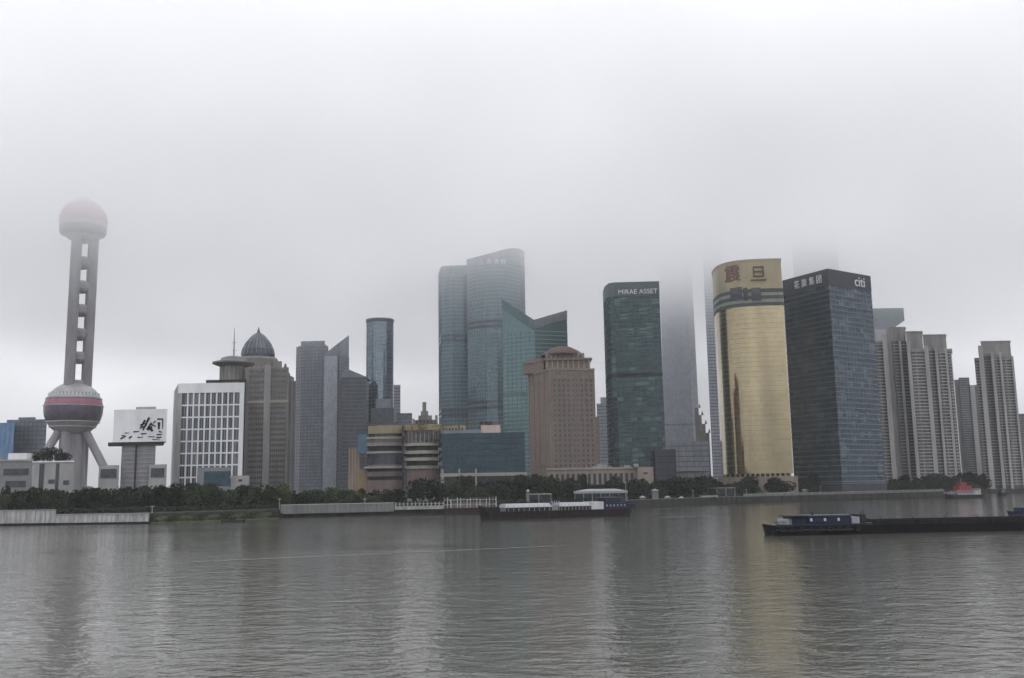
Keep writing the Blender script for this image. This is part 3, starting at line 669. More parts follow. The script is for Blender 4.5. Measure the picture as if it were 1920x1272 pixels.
fr = [V2(879, Y+1), V2(895, Y-8), V2(915, Y-15), V2(935, Y-18), V2(952, Y-16), V2(966, Y-8), V2(981, Y+2), V2(990, Y+18)]
pl = closed(fr, 36)
tops = [488, 484, 479, 474, 469, 467, 468, 473]
zz = [Zt(px_, p_, y_) for (px_, p_, y_) in zip((879, 893, 911, 930, 946, 958, 974, 988), tops, [p[1] for p in fr])]
zl_ = zz+[zz[-1], zz[0]]
if pl[0] != fr[0]: zl_ = list(reversed(zl_))
r = glass_tower('tall_tower', 'tallest steel-blue glass tower with a curved rising top and white roof lettering', 'building', pl, zl_, M['steel'], M['steel_band'], 4.1, .9, .2, 3.6, zb=min(zz)-4)
cr_ = offset(pl, .3)
MB().prism(cr_, [a-7 for a in zl_], [a+.8 for a in zl_]).build('crown_screen', M['slate'], r)
for p0, p1 in ((600, 604.5), (609, 614), (751, 755), (762, 767)):
    MB().prism(offset(pl, .35), Zt(920, p1, Y-15), Zt(920, p0, Y-15)).build('plant_floor', M['slate_dark'], r)
MB().tube((X(958, Y), Y, zz[5]), (X(958, Y), Y, zz[5]+4.5), .2).build('mast', M['grey_wall'], r)
for i, (c_, px_, yy_) in enumerate(zip('上海浦银', (899, 912, 925, 938), (-9.8, -14.8, -17.8, -19.2))):
    a_ = P(px_, 496, Y+yy_); text('roof_sign_character', c_, (a_.x, Y+yy_-.6+(-.9 if i < 3 else .6), Zt(px_, 497-i*.2, Y+yy_)), (1, (-.45, -.3, -.13, .0)[i]), 6.4, M['sign_white'], r, .25)

# green butterfly tower
Y = 860
pl = closed([V2(946, Y+12), V2(1007, Y-4)], 30)
z_a, z_b = Zt(942, 561, Y+12), Zt(1005, 601, Y-4)
o_ = [z_a, z_b, z_b+2, z_a+2]
if abs(pl[0][0]-X(946, Y+12)) > .01: o_ = list(reversed(o_))
r = glass_tower('butterfly_tower', 'green glass tower whose two wings slope down to a central notch', 'building', pl, [a-9 for a in o_], M['green'], M['green_band'], 3.7, .75, .22, 5, zb=z_b-9)
MB().prism(offset(pl, .4), [a-9 for a in o_], o_).build('crown_screen', M['green_dark'], r)
pl2 = closed([V2(1007.2, Y-2), V2(1070, Y+8)], 30)
z_c, z_d = Zt(1007, 600, Y-2), Zt(1066, 582, Y+8)
o2 = [z_c, z_d, z_d+2, z_c+2]
if abs(pl2[0][0]-X(1007.2, Y-2)) > .01: o2 = list(reversed(o2))
MB().prism(pl2, GROUND, [a-8 for a in o2]).build('right_wing', M['green_dark'], r)
MB().prism(offset(pl2, .3), [a-8 for a in o2], o2).build('right_crown_screen', M['slate'], r)
bands(r, pl2, frange(GROUND+6, z_c-9, 3.7), .7, .2, M['green_band'])
for p0, p1 in ((735, 741),):
    MB().prism(offset(pl, .5), Zt(970, p1, Y), Zt(970, p0, Y)).build('plant_floor', M['green_dark'], r)

# brown tower with red conical roof
Y = 690
c1, c2, c3 = V2(995, Y+38), V2(1034, Y), V2(1119, Y+4)
pl = closed([c1, c2, c3], 40); zt = Zt(1070, 689, Y)
r = bldg('brown_tower', 'brown granite tower with small square windows and a red conical roof', 'building', pl)
MB().prism(pl, GROUND, zt-2).build('wall', M['brown'], r)
MB().prism(offset(pl, .5), zt-2+.01, zt-.6).build('cornice', M['brown_light'], r)
MB().prism(offset(closed([c2, c3], 30), .7), GROUND, GROUND+5).build('base_course', M['brown_light'], r)
n_c = 9; x0, x1 = c2[0]+3.5, c3[0]-2.2
wi = MB().box(-.75, .75, -.18, .3, -.95, .95).mesh('window', M['dark_glass'])
fr_ = MB().box(-1.1, 1.1, -.08, .0, -1.35, -1.0).mesh('window_sill', M['brown_light'])
u = Vector((c3[0]-c2[0], c3[1]-c2[1])).normalized()
for j, zz_ in enumerate(frange(GROUND+9, zt-6, 3.55)):
    for k in range(n_c):
        s0 = 3.5+(math.dist(c2, c3)-6)*k/(n_c-1); p = (c2[0]+u.x*s0, c2[1]+u.y*s0)
        wo = put('window', wi, r, (p[0]-r['_w'][0], p[1]-.1-r['_w'][1], zz_-GROUND))
        put('window_sill', fr_, wo, (0, -.2, 0))
mullions(r, [c2, c3, (c3[0], c3[1]+1)], GROUND+5, zt-2, 4.15, .45, .35, M['brown_light'], 'wall_ribs', edges=[0])
mullions(r, [c1, c2, (c2[0], c2[1]+1)], GROUND+5, zt-2, 9, .6, .4, M['brown_light'], 'side_ribs', edges=[0])
bands(r, pl, [Zt(1070, 709, Y), Zt(1070, 870, Y), Zt(1070, 882, Y)], .7, .35, M['brown_light'], 'string_course')
cc = (X(1063, Y+20, 670), Y+22)
MB().obox(cc, (1, 0), 16, 13, zt-.6, Zt(1063, 671, Y)).build('upper_storey', M['brown'], r)
for k in range(9): MB().box(cc[0]-15.6+3.8*k, cc[0]-14.6+3.8*k, cc[1]-14.2, cc[1]-13.02, zt-.6, Zt(1063, 673, Y)).build('colonnade_column', M['beige_band'], r)
MB().obox((cc[0], cc[1]-1), (1, 0), 17.5, 14, Zt(1063, 672.5, Y), Zt(1063, 669, Y)).build('cornice', M['brown'], r)
MB().obox((cc[0]-2, cc[1]), (1, 0), 14, 12, Zt(1063, 669, Y)+.01, Zt(1063, 659, Y)).build('top_storey', M['brown_light'], r)
for k in range(8): MB().box(cc[0]-14.5+3.3*k, cc[0]-12.9+3.3*k, cc[1]-12.3, cc[1]-12.02, Zt(1063, 668, Y), Zt(1063, 662, Y)).build('window', M['dark_glass'], r)
MB().lathe([(16, Zt(1063, 661, Y)), (16, Zt(1063, 658.5, Y)), (12.5, Zt(1063, 652, Y)), (7.5, Zt(1063, 645, Y)), (5, Zt(1063, 642.5, Y)), (0, Zt(1063, 641.5, Y))], cc[0]-3.4, cc[1], 16).build('roof', M['red_roof'], r)
cc2 = (X(1010, Y+30, 690), Y+34)
MB().obox(cc2, (.85, -.52), 9, 8, zt-.6, Zt(1010, 682, Y+30)).build('corner_pavilion', M['brown'], r)
MB().lathe([(12, Zt(1010, 682, Y+30)), (4, Zt(1010, 672, Y+30)), (0, Zt(1010, 671, Y+30))], *cc2, 4, 0, .3).build('pavilion_roof', M['red_roof'], r)
MB().box(c3[0]-2, c3[0]+3.2, c3[1]+6, c3[1]+30, GROUND, Zt(1119, 780, Y)).build('rear_bay', M['brown'], r)
# long low arcade at its foot
r = root('low_arcade', 'long low pinkish stone arcade running right from the brown tower', 'building', (X(1165, 640), 640, GROUND))
MB().vbox(X(1025, 640), X(1195, 640), 640, 655, GROUND, Zt(1130, 880, 640)).build('wall', M['brown_light'], r)
MB().vbox(X(1024, 640), X(1196, 640), 639.3, 655, Zt(1130, 880, 640)+.01, Zt(1130, 877, 640)).build('cornice', M['beige_band'], r)
for k in range(16): MB().vbox(X(1032+10*k, 640), X(1037+10*k, 640), 639.7, 640.1, GROUND+3, Zt(1130, 888, 640)).build('window', M['dark_glass'], r)
MB().vbox(X(1195.1, 636), X(1225, 636), 636, 652, GROUND, Zt(1210, 876, 636)).build('end_pavilion', M['brown_light'], r)
MB().vbox(X(1206, 636), X(1214, 636), 635.7, 636.1, Zt(1210, 889, 636), Zt(1210, 886, 636)).build('window', M['dark_glass'], r)

# ------------------------------------------------------------------ dark teal tower
Z = 178
a, b, c = T2(1131, 549, Z), T2(1143, 532, Z), T2(1235, 529, Z)
ctr = [a, ((a[0]*.5+b[0]*.5)-1.6, (a[1]+b[1])/2-3), (b[0]-.4, b[1]+2), (b[0]+3.4, b[1]-1.2), c]
pl = closed(ctr, 34)
r = glass_tower('teal_tower', 'dark teal glass tower with rounded left corner and white roof lettering', 'building', pl, Z, M['teal'], M['teal_band'], 4.1, .9, .22, 3.4, mw=.2, mo=.25)
MB().prism(offset(pl, .35), Z-11, Z+.6).build('crown_screen', solid('teal_grey_screen', (.085, .11, .12), .45, .2, .12), r)
u = Vector((c[0]-b[0], c[1]-b[1])).normalized(); p0 = Vector(b)+u*(math.dist(b, c)*.17)
text('roof_lettering', 'MIRAE ASSET', (p0.x, p0.y-.9, Z-9.6), (u.x, u.y), 5.6, M['sign_white'], r, .25, 1.0)
for p0_, p1_ in ((700, 703), (704, 707)):
    MB().prism(offset(pl, .4), Zt(1190, p1_, b[1]), Zt(1190, p0_, b[1])).build('plant_floor', M['dark'], r)
TE = (b, c)
Y = 770
pl = closed([V2(1229, Y), V2(1267, Y)], 25)
r = glass_tower('dark_block', 'low black block at the right foot of the dark teal tower', 'building', pl, Zt(1248, 843, Y), M['navy_crown'], M['dark'], 5, .5, .15, 5)
Y = 1150
pl = closed([V2(1123, Y), V2(1141, Y)], 30)
r = glass_tower('slender_tower', 'slender pale grey tower in the gap left of the dark teal tower', 'building', pl, Zt(1130, 757, Y), M['slate_light'], M['slate_band'], 4, 1, .2, 5)
MB().vbox(X(1130, Y), X(1141, Y), Y+2, Y+20, Zt(1130, 757, Y)+.01, Zt(1130, 745, Y)).build('upper_storey', M['slate_light'], r)

# ------------------------------------------------------------------ cloud-topped towers
Y = 1270
pl = closed([V2(1248, Y+4), V2(1303, Y-4), V2(1316, Y+6)], 50)
zt = 345
sl = [(p[0]*.955+centre(pl)[0]*.045, p[1]) for p in pl]
c_ = centre(pl); sl = [(c_[0]+(p[0]-c_[0])*.90, c_[1]+(p[1]-c_[1])*.90) for p in pl]
r = root('cloud_tower', 'grey skyscraper vanishing into cloud right of the dark teal tower', 'building', (c_[0], c_[1], GROUND))
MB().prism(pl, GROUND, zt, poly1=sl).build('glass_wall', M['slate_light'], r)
for k in range(2, 66):
    t_ = k/70; q = [(p[0]*(1-t_)+s2[0]*t_, p[1]*(1-t_)+s2[1]*t_) for p, s2 in zip(pl, sl)]; z_ = GROUND+(zt-GROUND)*t_
    if k % 2 == 0: MB().prism(offset(q, .12), z_, z_+.5).build('floor_band', M['slate_light'], r)
MB().prism(offset([(p[0]*.8+s2[0]*.2, p[1]*.8+s2[1]*.2) for p, s2 in zip(pl, sl)], .8), Zt(1280, 795, Y), Zt(1280, 790, Y)).build('light_ledge', M['slate_light'], r)
Y = 950
pl = closed([V2(1246, Y), V2(1331, Y)], 40); z_ = Zt(1290, 828, Y)
r = glass_tower('podium_block', 'low grey podium block below the cloud-topped skyscraper', 'building', pl, z_, M['slate_light'], M['slate_band'], 5, .6, .2, 7)
MB().vbox(X(1258, Y), X(1322, Y), Y-2.5, Y-.3, Zt(1290, 884, Y), Zt(1290, 880, Y)).build('canopy', M['slate_light'], r)
Y = 1200
r = root('pinnacle_building', 'stepped brown-grey building with pinnacles right of the cloud-topped skyscraper', 'building', (X(1318, Y), Y, GROUND))
for a, b, p0 in ((1308, 1333, 812), (1308, 1327, 795), (1308, 1321, 778), (1309, 1316, 764)):
    MB().vbox(X(a, Y), X(b, Y), Y+(1333-b)*.3, Y+30, GROUND if p0 == 812 else Zt(1315, p0+20, Y), Zt(1315, p0, Y)).build('stepped_wing', M['beige'], r)
    MB().lathe([(1.6, Zt(1315, p0, Y)), (1, Zt(1315, p0-4, Y)), (0, Zt(1315, p0-8, Y))], X(b-2, Y, p0), Y+(1333-b)*.3+3, 6).build('pinnacle', M['beige'], r)
Y = 1180
pl = closed([V2(1337, Y), V2(1375, Y)], 40)
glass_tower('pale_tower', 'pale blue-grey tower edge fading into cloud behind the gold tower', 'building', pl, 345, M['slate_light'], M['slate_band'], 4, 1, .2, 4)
Y = 1160
pl = closed([V2(1511, Y), V2(1598, Y)], 40)
glass_tower('cloud_tower', 'ghostly tower top in cloud behind the navy corner-on tower', 'building', pl, 345, M['slate_dark'], M['slate_band'], 4, 1, .2, 5)

# ------------------------------------------------------------------ gold tower
Z = 186
rt = T2(1462, 486, Z); y0 = rt[1]
def gx(px, Yv, py=500): return (X(px, Yv, py), Yv)
ys = [46, 34, 24, 16.5, 10.5, 6, 3, 1, 0, 0]; pxs = [1334.5, 1338, 1344, 1352, 1363, 1377, 1394, 1414, 1439, 1464.5]
fr = [gx(px, y0+dy) for px, dy in zip(pxs, ys)]
# smooth curve resample
def resample(p, n):
    out = []
    for i in range(len(p)-1):
        p0, p1, p2, p3 = p[max(0, i-1)], p[i], p[i+1], p[min(len(p)-1, i+2)]
        for k in range(n):
            t_ = k/n; out.append(tuple(.5*((2*p1[d])+(-p0[d]+p2[d])*t_+(2*p0[d]-5*p1[d]+4*p2[d]-p3[d])*t_*t_+(-p0[d]+3*p1[d]-3*p2[d]+p3[d])*t_**3) for d in (0, 1)))
    out.append(p[-1]); return out
frs = resample(fr, 4)
pl = closed(frs, 30)
c_ = centre(pl)
r = root('gold_tower', 'curved gold mirror-glass tower with red and brown characters near its top', 'building', (c_[0], c_[1], GROUND))
zb = Zt(1440, 573, y0); zb2 = Zt(1440, 541, y0)
o = MB().prism(pl, Zt(1440, 888, y0), zb).build('gold_glass_wall', M['gold'], r)
MB().prism(pl, zb2+.02, Z).build('sign_wall', M['gold_wall'], r)
MB().prism(offset(pl, .4), Z-.9, Z+.5).build('parapet', M['gold_wall'], r)
hb = (zb2-zb)/5
for i, mt in enumerate(('band_dark', 'band_light', 'band_dark', 'band_light', 'band_dark')):
    MB().prism(offset(pl, .35 if i % 2 == 0 else .1), zb+hb*i, zb+hb*(i+1)-.02).build('coloured_band', M[mt], r)
# fine floor joints
bands(r, pl, frange(Zt(1440, 872, y0), zb-2, 3.75), .14, .05, M['gold_band'], 'floor_joint')
def onfront(px, py=500, out=.4):
    """point on the curved front seen at px"""
    d = ray(px, py); s_ = d.x/d.y
    for a, b in zip(frs, frs[1:]):
        fa, fb = a[0]-s_*a[1], b[0]-s_*b[1]
        if fa <= 0 <= fb:
            t_ = fa/(fa-fb); u = Vector((b[0]-a[0], b[1]-a[1])).normalized(); n = Vector((u.y, -u.x))
            p = Vector((a[0]+(b[0]-a[0])*t_, a[1]+(b[1]-a[1])*t_))+n*out; return p, u
    e = frs[-1] if px > 1400 else frs[0]; return Vector((e[0], e[1]-out)), Vector((1, 0))
for ch, px, pa_, pb_, mt in (('震', 1358, 531, 499, 'sign_red'), ('旦', 1405, 527, 496, 'sign_brown')):
    p, u = onfront(px+2, 515, .9); p2, _ = onfront(px+27, 515, .9); u = (p2-p).normalized()
    h = Zt(px, pb_, p.y)-Zt(px, pa_, p.y)
    text('roof_character', ch, (p.x, p.y, Zt(px, pa_, p.y)), (u.x, u.y), h*1.05, M[mt], r, .35)
for a, b in ((1370, 1391), (1394, 1402), (1409, 1426)):
    pa_, _ = onfront(a, 550, .55); pb_, _ = onfront(b, 550, .55); u = (pb_-pa_); ln = u.length; u.normalize(); cm = (pa_+pb_)/2
    MB().obox((cm.x, cm.y), (u.x, u.y), ln/2, .5, Zt(a, 564, cm.y), Zt(a, 540, cm.y)).build('big_window', M['dark_glass'], r)
MB().prism(offset(pl, -1.5), Zt(1440, 893, y0), Zt(1440, 888, y0)-.01).build('recessed_floor', M['dark'], r)
for k in range(14):
    p, u = onfront(1340+9.2*k, 500, -.6); MB().obox((p.x, p.y), (u.x, u.y), .55, .5, GROUND, Zt(1440, 888, y0)-.02).build('column', M['gold_wall'], r)
MB().prism(offset(pl, 3), GROUND, Zt(1440, 894, y0)).build('base', M['brown_light'], r)
# grey-green side wing left behind
# ------------------------------------------------------------------ navy two-faced tower
Z = 180
a, b, c = T2(1467.5, 526.5, Z), T2(1552, 504, Z), T2(1631, 518, Z)
pl = ccw([a, b, c, (c[0]-30, c[1]+40), (a[0]+25, a[1]+40)])
zc0 = Z-13
c_ = centre(pl)
r = root('navy_tower', 'dark navy glass tower standing corner-on with white lettering on both faces', 'building', (c_[0], c_[1], GROUND))
MB().prism(pl, GROUND, zc0).build('glass_wall', M['navy'], r)
MB().prism(offset(pl, .3), zc0+.01, Z).build('crown_wall', M['navy_crown'], r)
bands(r, pl, frange(GROUND+9, zc0-2, 4.05), .95, .35, M['navy_band'])
mullions(r, pl, GROUND, zc0, 4.5, .12, .15, M['navy_crown'])
ul = Vector((b[0]-a[0], b[1]-a[1])); ll = ul.length; ul.normalize(); nl = Vector((ul.y, -ul.x))
for i, ch in enumerate('花旗集团'):
    p = Vector(a)+ul*(ll*(.27+.165*i))+nl*.5
    text('roof_character', ch, (p.x, p.y, Z-10), (ul.x, ul.y), 7.2, M['sign_white'], r, .25, .82)
ur = Vector((c[0]-b[0], c[1]-b[1])); lr = ur.length; ur.normalize(); nr = Vector((ur.y, -ur.x))
p = Vector(b)+ur*(lr*.60)+nr*.5
text('roof_lettering', 'citi', (p.x, p.y, Z-10.6), (ur.x, ur.y), 11.5, M['sign_white'], r, .25, 1.0)
MB().prism(offset(pl, .9), GROUND, GROUND+7).build('base', M['navy_crown'], r)
bands(r, pl, [GROUND+7.5], .8, 1.3, M['slate_band'], 'base_canopy')

# ------------------------------------------------------------------ tower with flared top
Y = 1150
r = root('flared_tower', 'teal-grey tower with a wide flared cap right of the navy tower', 'building', (X(1665, Y), Y, GROUND))
z0_, z1_ = Zt(1665, 618, Y), Zt(1665, 603, Y)
MB().vbox(X(1650, Y), X(1684, Y), Y, Y+40, GROUND, z0_).build('wall', M['slate_light'], r)
q0 = [(X(1640, Y, 618), Y), (X(1672, Y, 618), Y), (X(1672, Y, 618), Y+40), (X(1640, Y, 618), Y+40)]
q1 = [(X(1620, Y, 603), Y-3), (X(1694, Y, 603), Y-3), (X(1694, Y, 603), Y+43), (X(1620, Y, 603), Y+43)]
MB().prism(q0, z0_+.01, z1_, poly1=q1).build('flare', M['slate_light'], r)
MB().prism(q1, z1_+.01, Zt(1665, 579, Y)).build('flared_cap', M['green_dark'], r)

# ------------------------------------------------------------------ apartment towers
def apartment(name, label, secs, fl=3.05, group=None):
    """secs: (px0, px1, Y, pytop, style) sections left to right"""
    c = secs[len(secs)//2]; r = root(name, label, 'building', (X((secs[0][0]+secs[-1][1])/2, c[2]), c[2], GROUND), group)
    for px0, px1, Yv, top, st in secs:
        x0, x1 = X(px0, Yv), X(px1, Yv); z1 = Zt((px0+px1)/2, top, Yv); wd = x1-x0
        if st == 'pier':
            MB().vbox(x0, x1, Yv, Yv+16, GROUND, z1).build('pier', M['apt_light'], r)
        elif st == 'side':
            MB().vbox(x0, x1, Yv, Yv+16, GROUND, z1).build('side_wall', M['apt'], r)
        elif st == 'glass':
            MB().vbox(x0, x1, Yv, Yv+16, GROUND, z1).build('recess', M['slate_dark'], r)
            m_ = MB().box(0, wd, -.25, 0, 0, .9).mesh('floor_slab', M['apt'])
            for zz_ in frange(GROUND+4, z1-2, fl): put('floor_slab', m_, r, (x0-r['_w'][0], Yv-r['_w'][1], zz_-GROUND))
        elif st in ('balc', 'wide'):
            MB().vbox(x0, x1, Yv, Yv+16, GROUND, z1).build('window_wall', M['apt_glass'], r)
            n = 2 if wd > 14 else 1
            m_ = MB().box(0, wd*.98, -1.6, -.01, 0, .95).mesh('balcony', M['apt_white'])
            w_ = MB().box(0, wd*.16, -.5, -.01, .96, fl-.05).mesh('wall_panel', M['apt'])
            for zz_ in frange(GROUND+4, z1-fl, fl):
                b_ = put('balcony', m_, r, (x0+wd*.01-r['_w'][0], Yv-r['_w'][1], zz_-GROUND))
                put('wall_panel', w_, b_, (wd*(.25 if n == 1 else .42), 0, 0))
            MB().vbox(x0-.3, x1+.3, Yv-1.8, Yv+16, z1-fl*.9, z1+.4).build('roof_slab', M['apt'], r)
        elif st == 'crown':
            MB().vbox(x0, x1, Yv+3, Yv+16, z1-18, z1).build('crown_screen', M['apt'], r)
            MB().vbox(x0-.5, x1+.5, Yv+2.6, Yv+16.5, z1+.01, z1+1).build('crown_slab', M['apt'], r)
    return r
# big group. px are at the base (880); verticals lean left going up
apartment('apartment_tower', 'left wing of the big grey apartment block, beside the navy tower', [
    (1658, 1672, 925, 640, 'balc'), (1672, 1681, 921, 626, 'pier'), (1681, 1692, 926, 618, 'side'), (1692, 1703, 924, 640, 'glass'), (1703, 1708, 921, 640, 'pier'), (1708, 1718, 924, 640, 'glass'), (1690, 1720, 928, 614, 'crown')])
apartment('apartment_tower', 'tallest grey apartment tower with white balcony bands, middle of the big block', [
    (1718, 1725, 910, 640, 'pier'), (1725, 1751, 911, 655, 'wide'), (1751, 1759, 909, 648, 'pier'), (1721, 1752, 917, 622, 'crown')])
apartment('apartment_tower', 'right wing of the big apartment block with saw-tooth balconies on its edge', [
    (1759, 1771, 924, 658, 'glass'), (1771, 1776, 921, 652, 'pier'), (1776, 1790, 922, 655, 'balc'), (1790, 1795, 920, 652, 'pier'), (1795, 1802, 928, 655, 'balc'), (1753, 1797, 930, 628, 'crown')])
apartment('distant_apartment', 'pale hazy apartment block between the two apartment groups', [
    (1803, 1812, 1290, 712, 'side'), (1812, 1832, 1284, 708, 'glass'), (1832, 1841, 1282, 722, 'pier'), (1841, 1850, 1290, 722, 'glass')])
apartment('apartment_tower', 'tall grey apartment tower standing apart at the right edge', [
    (1845, 1854, 1035, 672, 'balc'), (1854, 1863, 1030, 648, 'pier'), (1863, 1877, 1034, 668, 'glass'), (1877, 1883, 1028, 660, 'pier'), (1883, 1893, 1030, 668, 'balc'), (1893, 1898, 1026, 660, 'pier'), (1898, 1916, 1029, 668, 'wide'), (1916, 1920, 1026, 668, 'pier'), (1863, 1919, 1036, 640, 'crown')])
apartment('distant_apartment', 'low dark apartment block cut off by the right edge of the photo', [
    (1919, 1931, 1180, 776, 'glass'), (1931, 1990, 1184, 770, 'balc')])
apartment('distant_apartment', 'hazy apartment sliver just left of the lone apartment tower', [(1838, 1850, 1330, 792, 'glass')])

# rooftop tanks, units and aerials on the skylines of the blocks
def roof_units(names_zs):
    rd = random.Random(9)
    for r_, z_, n_, half in names_zs:
        w_ = r_['_w']
        for k in range(n_):
            x_ = rd.uniform(-half, half)+w_[0]; y_ = w_[1]+rd.uniform(-2, 4); a_ = rd.uniform(.8, 2.4); h_ = rd.uniform(.8, 2.6)
            MB().box(x_-a_, x_+a_, y_-1, y_+1, z_, z_+h_).build('roof_unit', rd.choice((M['grey_wall'], M['concrete'])), r_)
        MB().tube((w_[0]+half*.4, w_[1], z_), (w_[0]+half*.4, w_[1], z_+rd.uniform(4, 7)), .15, .06).build('aerial', M['grey_wall'], r_)
def by(label): return next(o for o in ROOTS if o.get('label', '').startswith(label))
roof_units([(by('white office block'), Zt(400, 719, 600)-.2, 4, 14), (by('hazy slate grey'), Zt(580, 640, 1180), 3, 10), (by('dark teal glass'), 178.6, 4, 14), (by('dark navy glass'), 180, 4, 18),
            (by('curved gold'), 186.5, 3, 16), (by('low deep blue'), Zt(900, 812, 622), 6, 24), (by('long low pinkish'), Zt(1130, 877, 640), 6, 24), (by('grey glass office block'), Zt(50, 787, 930), 3, 12), (by('low grey hall'), Zt(30, 865, 560)+1, 3, 14)])

# ------------------------------------------------------------------ trees
def crown_mesh(name, seed, mat, n=1500, flat=1.0):
    rd = random.Random(seed); m = MB(); blobs = []
    for k in range(14):
        a = rd.uniform(0, 6.28); d = rd.uniform(.1, .66); blobs.append((d*math.cos(a), d*math.sin(a), rd.uniform(.14, .86-.25*d), rd.uniform(.2, .34)))
    blobs.append((0, 0, .7, .34))
    for k in range(n):
        b = rd.choice(blobs); th = rd.uniform(0, 6.28); ph = math.acos(rd.uniform(-1, 1)); rr = b[3]*rd.uniform(.7, 1.08)
        c = Vector((b[0]+rr*math.sin(ph)*math.cos(th), b[1]+rr*math.sin(ph)*math.sin(th), b[2]+rr*math.cos(ph)*.8*flat))
        u = Vector((rd.gauss(0, 1), rd.gauss(0, 1), rd.gauss(0, .6))).normalized(); v = u.orthogonal().normalized(); s_ = rd.uniform(.035, .075)
        m.face([c-u*s_, c-v*s_*.7, c+u*s_, c+v*s_*.7])
    return m.mesh(name, mat)
def trunk_mesh(seed):
    rd = random.Random(seed); m = MB(); m.tube((0, 0, 0), (0, 0, .45), .045, .03, 7)
    for k in range(5):
        a = 1.25*k+rd.uniform(-.3, .3); m.tube((0, 0, .3+.03*k), (.4*math.cos(a), .4*math.sin(a), .65+.05*k), .018, .006, 5)
    return m.mesh('trunk', M['bark'])
CR = {k: [crown_mesh('crown', 10*i+j, M[mt]) for j in range(4)] for i, (k, mt) in enumerate((('d', 'leaf_dark'), ('m', 'leaf_mid'), ('l', 'leaf_light')))}
TRK = [trunk_mesh(i) for i in range(3)]
def tree(px, Yv, pytop, w_px, label, group, kind='d', name='bank_tree', zb=GROUND):
    h = max(4, Zt(px, pytop, Yv)-zb); w_ = w_px*Yv/FPX*.5/.8
    o = root(name, label, 'tree', (X(px, Yv, 930), Yv, zb), group)
    rz = random.uniform(0, 6.28)
    put('crown', random.choice(CR[kind]), o, (0, 0, 0), rz, sc=(w_, w_, h*.93)); put('trunk', random.choice(TRK), o, (0, 0, 0), rz, sc=(w_*.7, w_*.7, h))
    return o
def row(px0, px1, step, tops, wd, label, group, kinds='d', back=(12, 40), two=True):
    px = px0; i = 0
    while px <= px1:
        for L_ in range(2 if two else 1):
            s_ = shore_pt(px+L_*step*.5); Yv = s_[1]+random.uniform(*back)+L_*22; kd = random.choice(kinds)
            top = random.uniform(*tops)-(random.uniform(-6, 4) if random.random() < .45 else random.uniform(4, 15))-L_*2; wt = wd*random.uniform(.8, 1.5)
            word = {'d': 'dark', 'm': 'mid green', 'l': 'yellow-green'}[kd]; form = 'tall' if top < sum(tops)/2-5 else 'low'
            form += ' spreading' if wt > wd*1.15 else ' narrow'
            tree(px+L_*step*.5+random.uniform(-.3, .3)*step, Yv, top, wt, f"{form} {word} tree in the {'rear' if L_ else 'front'} row {label}", group, kd)
        px += step; i += 1
gT = 'trees along the far bank'
row(4, 120, 24, (918, 928), 44, 'before the low grey hall', gT, 'ddm', (30, 50))
row(140, 310, 24, (917, 926), 46, 'below the white lettered box', gT, 'ddd', (20, 60))
row(325, 465, 24, (908, 920), 50, 'before the grid office', gT, 'dmm', (20, 60))
row(480, 545, 22, (908, 920), 46, 'below the stone tower', gT, 'mml', (20, 50))
row(565, 735, 26, (916, 930), 40, 'behind the promenade wall', gT, 'dmml', (25, 60))
row(845, 1000, 24, (897, 908), 52, 'before the blue glass block', gT, 'dmm', (25, 60))
row(1010, 1110, 24, (896, 906), 46, 'at the brown tower', gT, 'ddm', (20, 60))
row(1130, 1240, 20, (894, 906), 38, 'before the low arcade', gT, 'dmd', (20, 50))
row(1255, 1335, 22, (897, 908), 40, 'before the grey podium', gT, 'dd', (20, 50))
row(1350, 1415, 22, (898, 908), 34, 'left below the gold tower', gT, 'dmm', (20, 50))
row(1505, 1650, 24, (893, 904), 38, 'below the navy tower', gT, 'ddm', (20, 60))
row(1670, 1785, 22, (893, 903), 34, 'below the apartment block', gT, 'dd', (30, 80))
row(1800, 1960, 20, (893, 899), 30, 'at the right edge', gT, 'd', (40, 90))
for px, top, w_, lb_ in ((792, 890, 74, 'largest dark round tree on the bank in front of the shopping mall'), (1455, 893, 66, 'big round dark tree at the foot of the gold tower'), (530, 908, 34, 'yellow-green tree at the end of the grassy bank')):
    tree(px, shore_pt(px)[1]+22, top, w_, lb_, None, 'l' if px == 530 else 'd')
tree(750, shore_pt(750)[1]+26, 912, 40, 'dark tree touching the left of the largest round tree', None); tree(826, shore_pt(826)[1]+24, 908, 40, 'dark tree touching the right of the largest round tree', None)
def shade_leaves(name, px0, px1, n, b0, b1, hmax, mat):  # dark leaf scatter added to stand in for the shade under the trees
    m = MB(); rd = random.Random(int(px0))
    for k in range(n):
        p = shore_pt(rd.uniform(px0, px1), rd.uniform(b0, b1)); c = Vector((p[0], p[1], GROUND+hmax*rd.random()**1.3))
        u = Vector((rd.gauss(0, 1), rd.gauss(0, 1), rd.gauss(0, .7))).normalized(); v = u.orthogonal().normalized(); q = rd.uniform(.3, .7)
        m.face([c-u*q, c-v*q*.7, c+u*q, c+v*q*.7])
    m.build(name, M[mat], None, kind='stuff')
shade_leaves('undertree_shade_leaves', -30, 530, 11000, 7, 26, 2.3, 'leaf_dark'); shade_leaves('undertree_shade_leaves', 530, 1010, 9000, 6, 26, 2.0, 'leaf_dark')
shade_leaves('undertree_shade_leaves', 1010, 1780, 11000, 12, 40, 2.3, 'leaf_dark'); shade_leaves('undertree_shade_leaves', 1800, 1990, 4000, 40, 90, 4, 'leaf_dark')
for px in (62, 80, 98, 118):
    tree(px, 566+random.uniform(0, 8), 834+random.uniform(-2, 6) if 70 < px < 110 else 846, 30, 'dark rooftop tree growing on the white annex', 'rooftop trees on the annex', 'd', 'rooftop_tree', Zt(100, 866, 562))

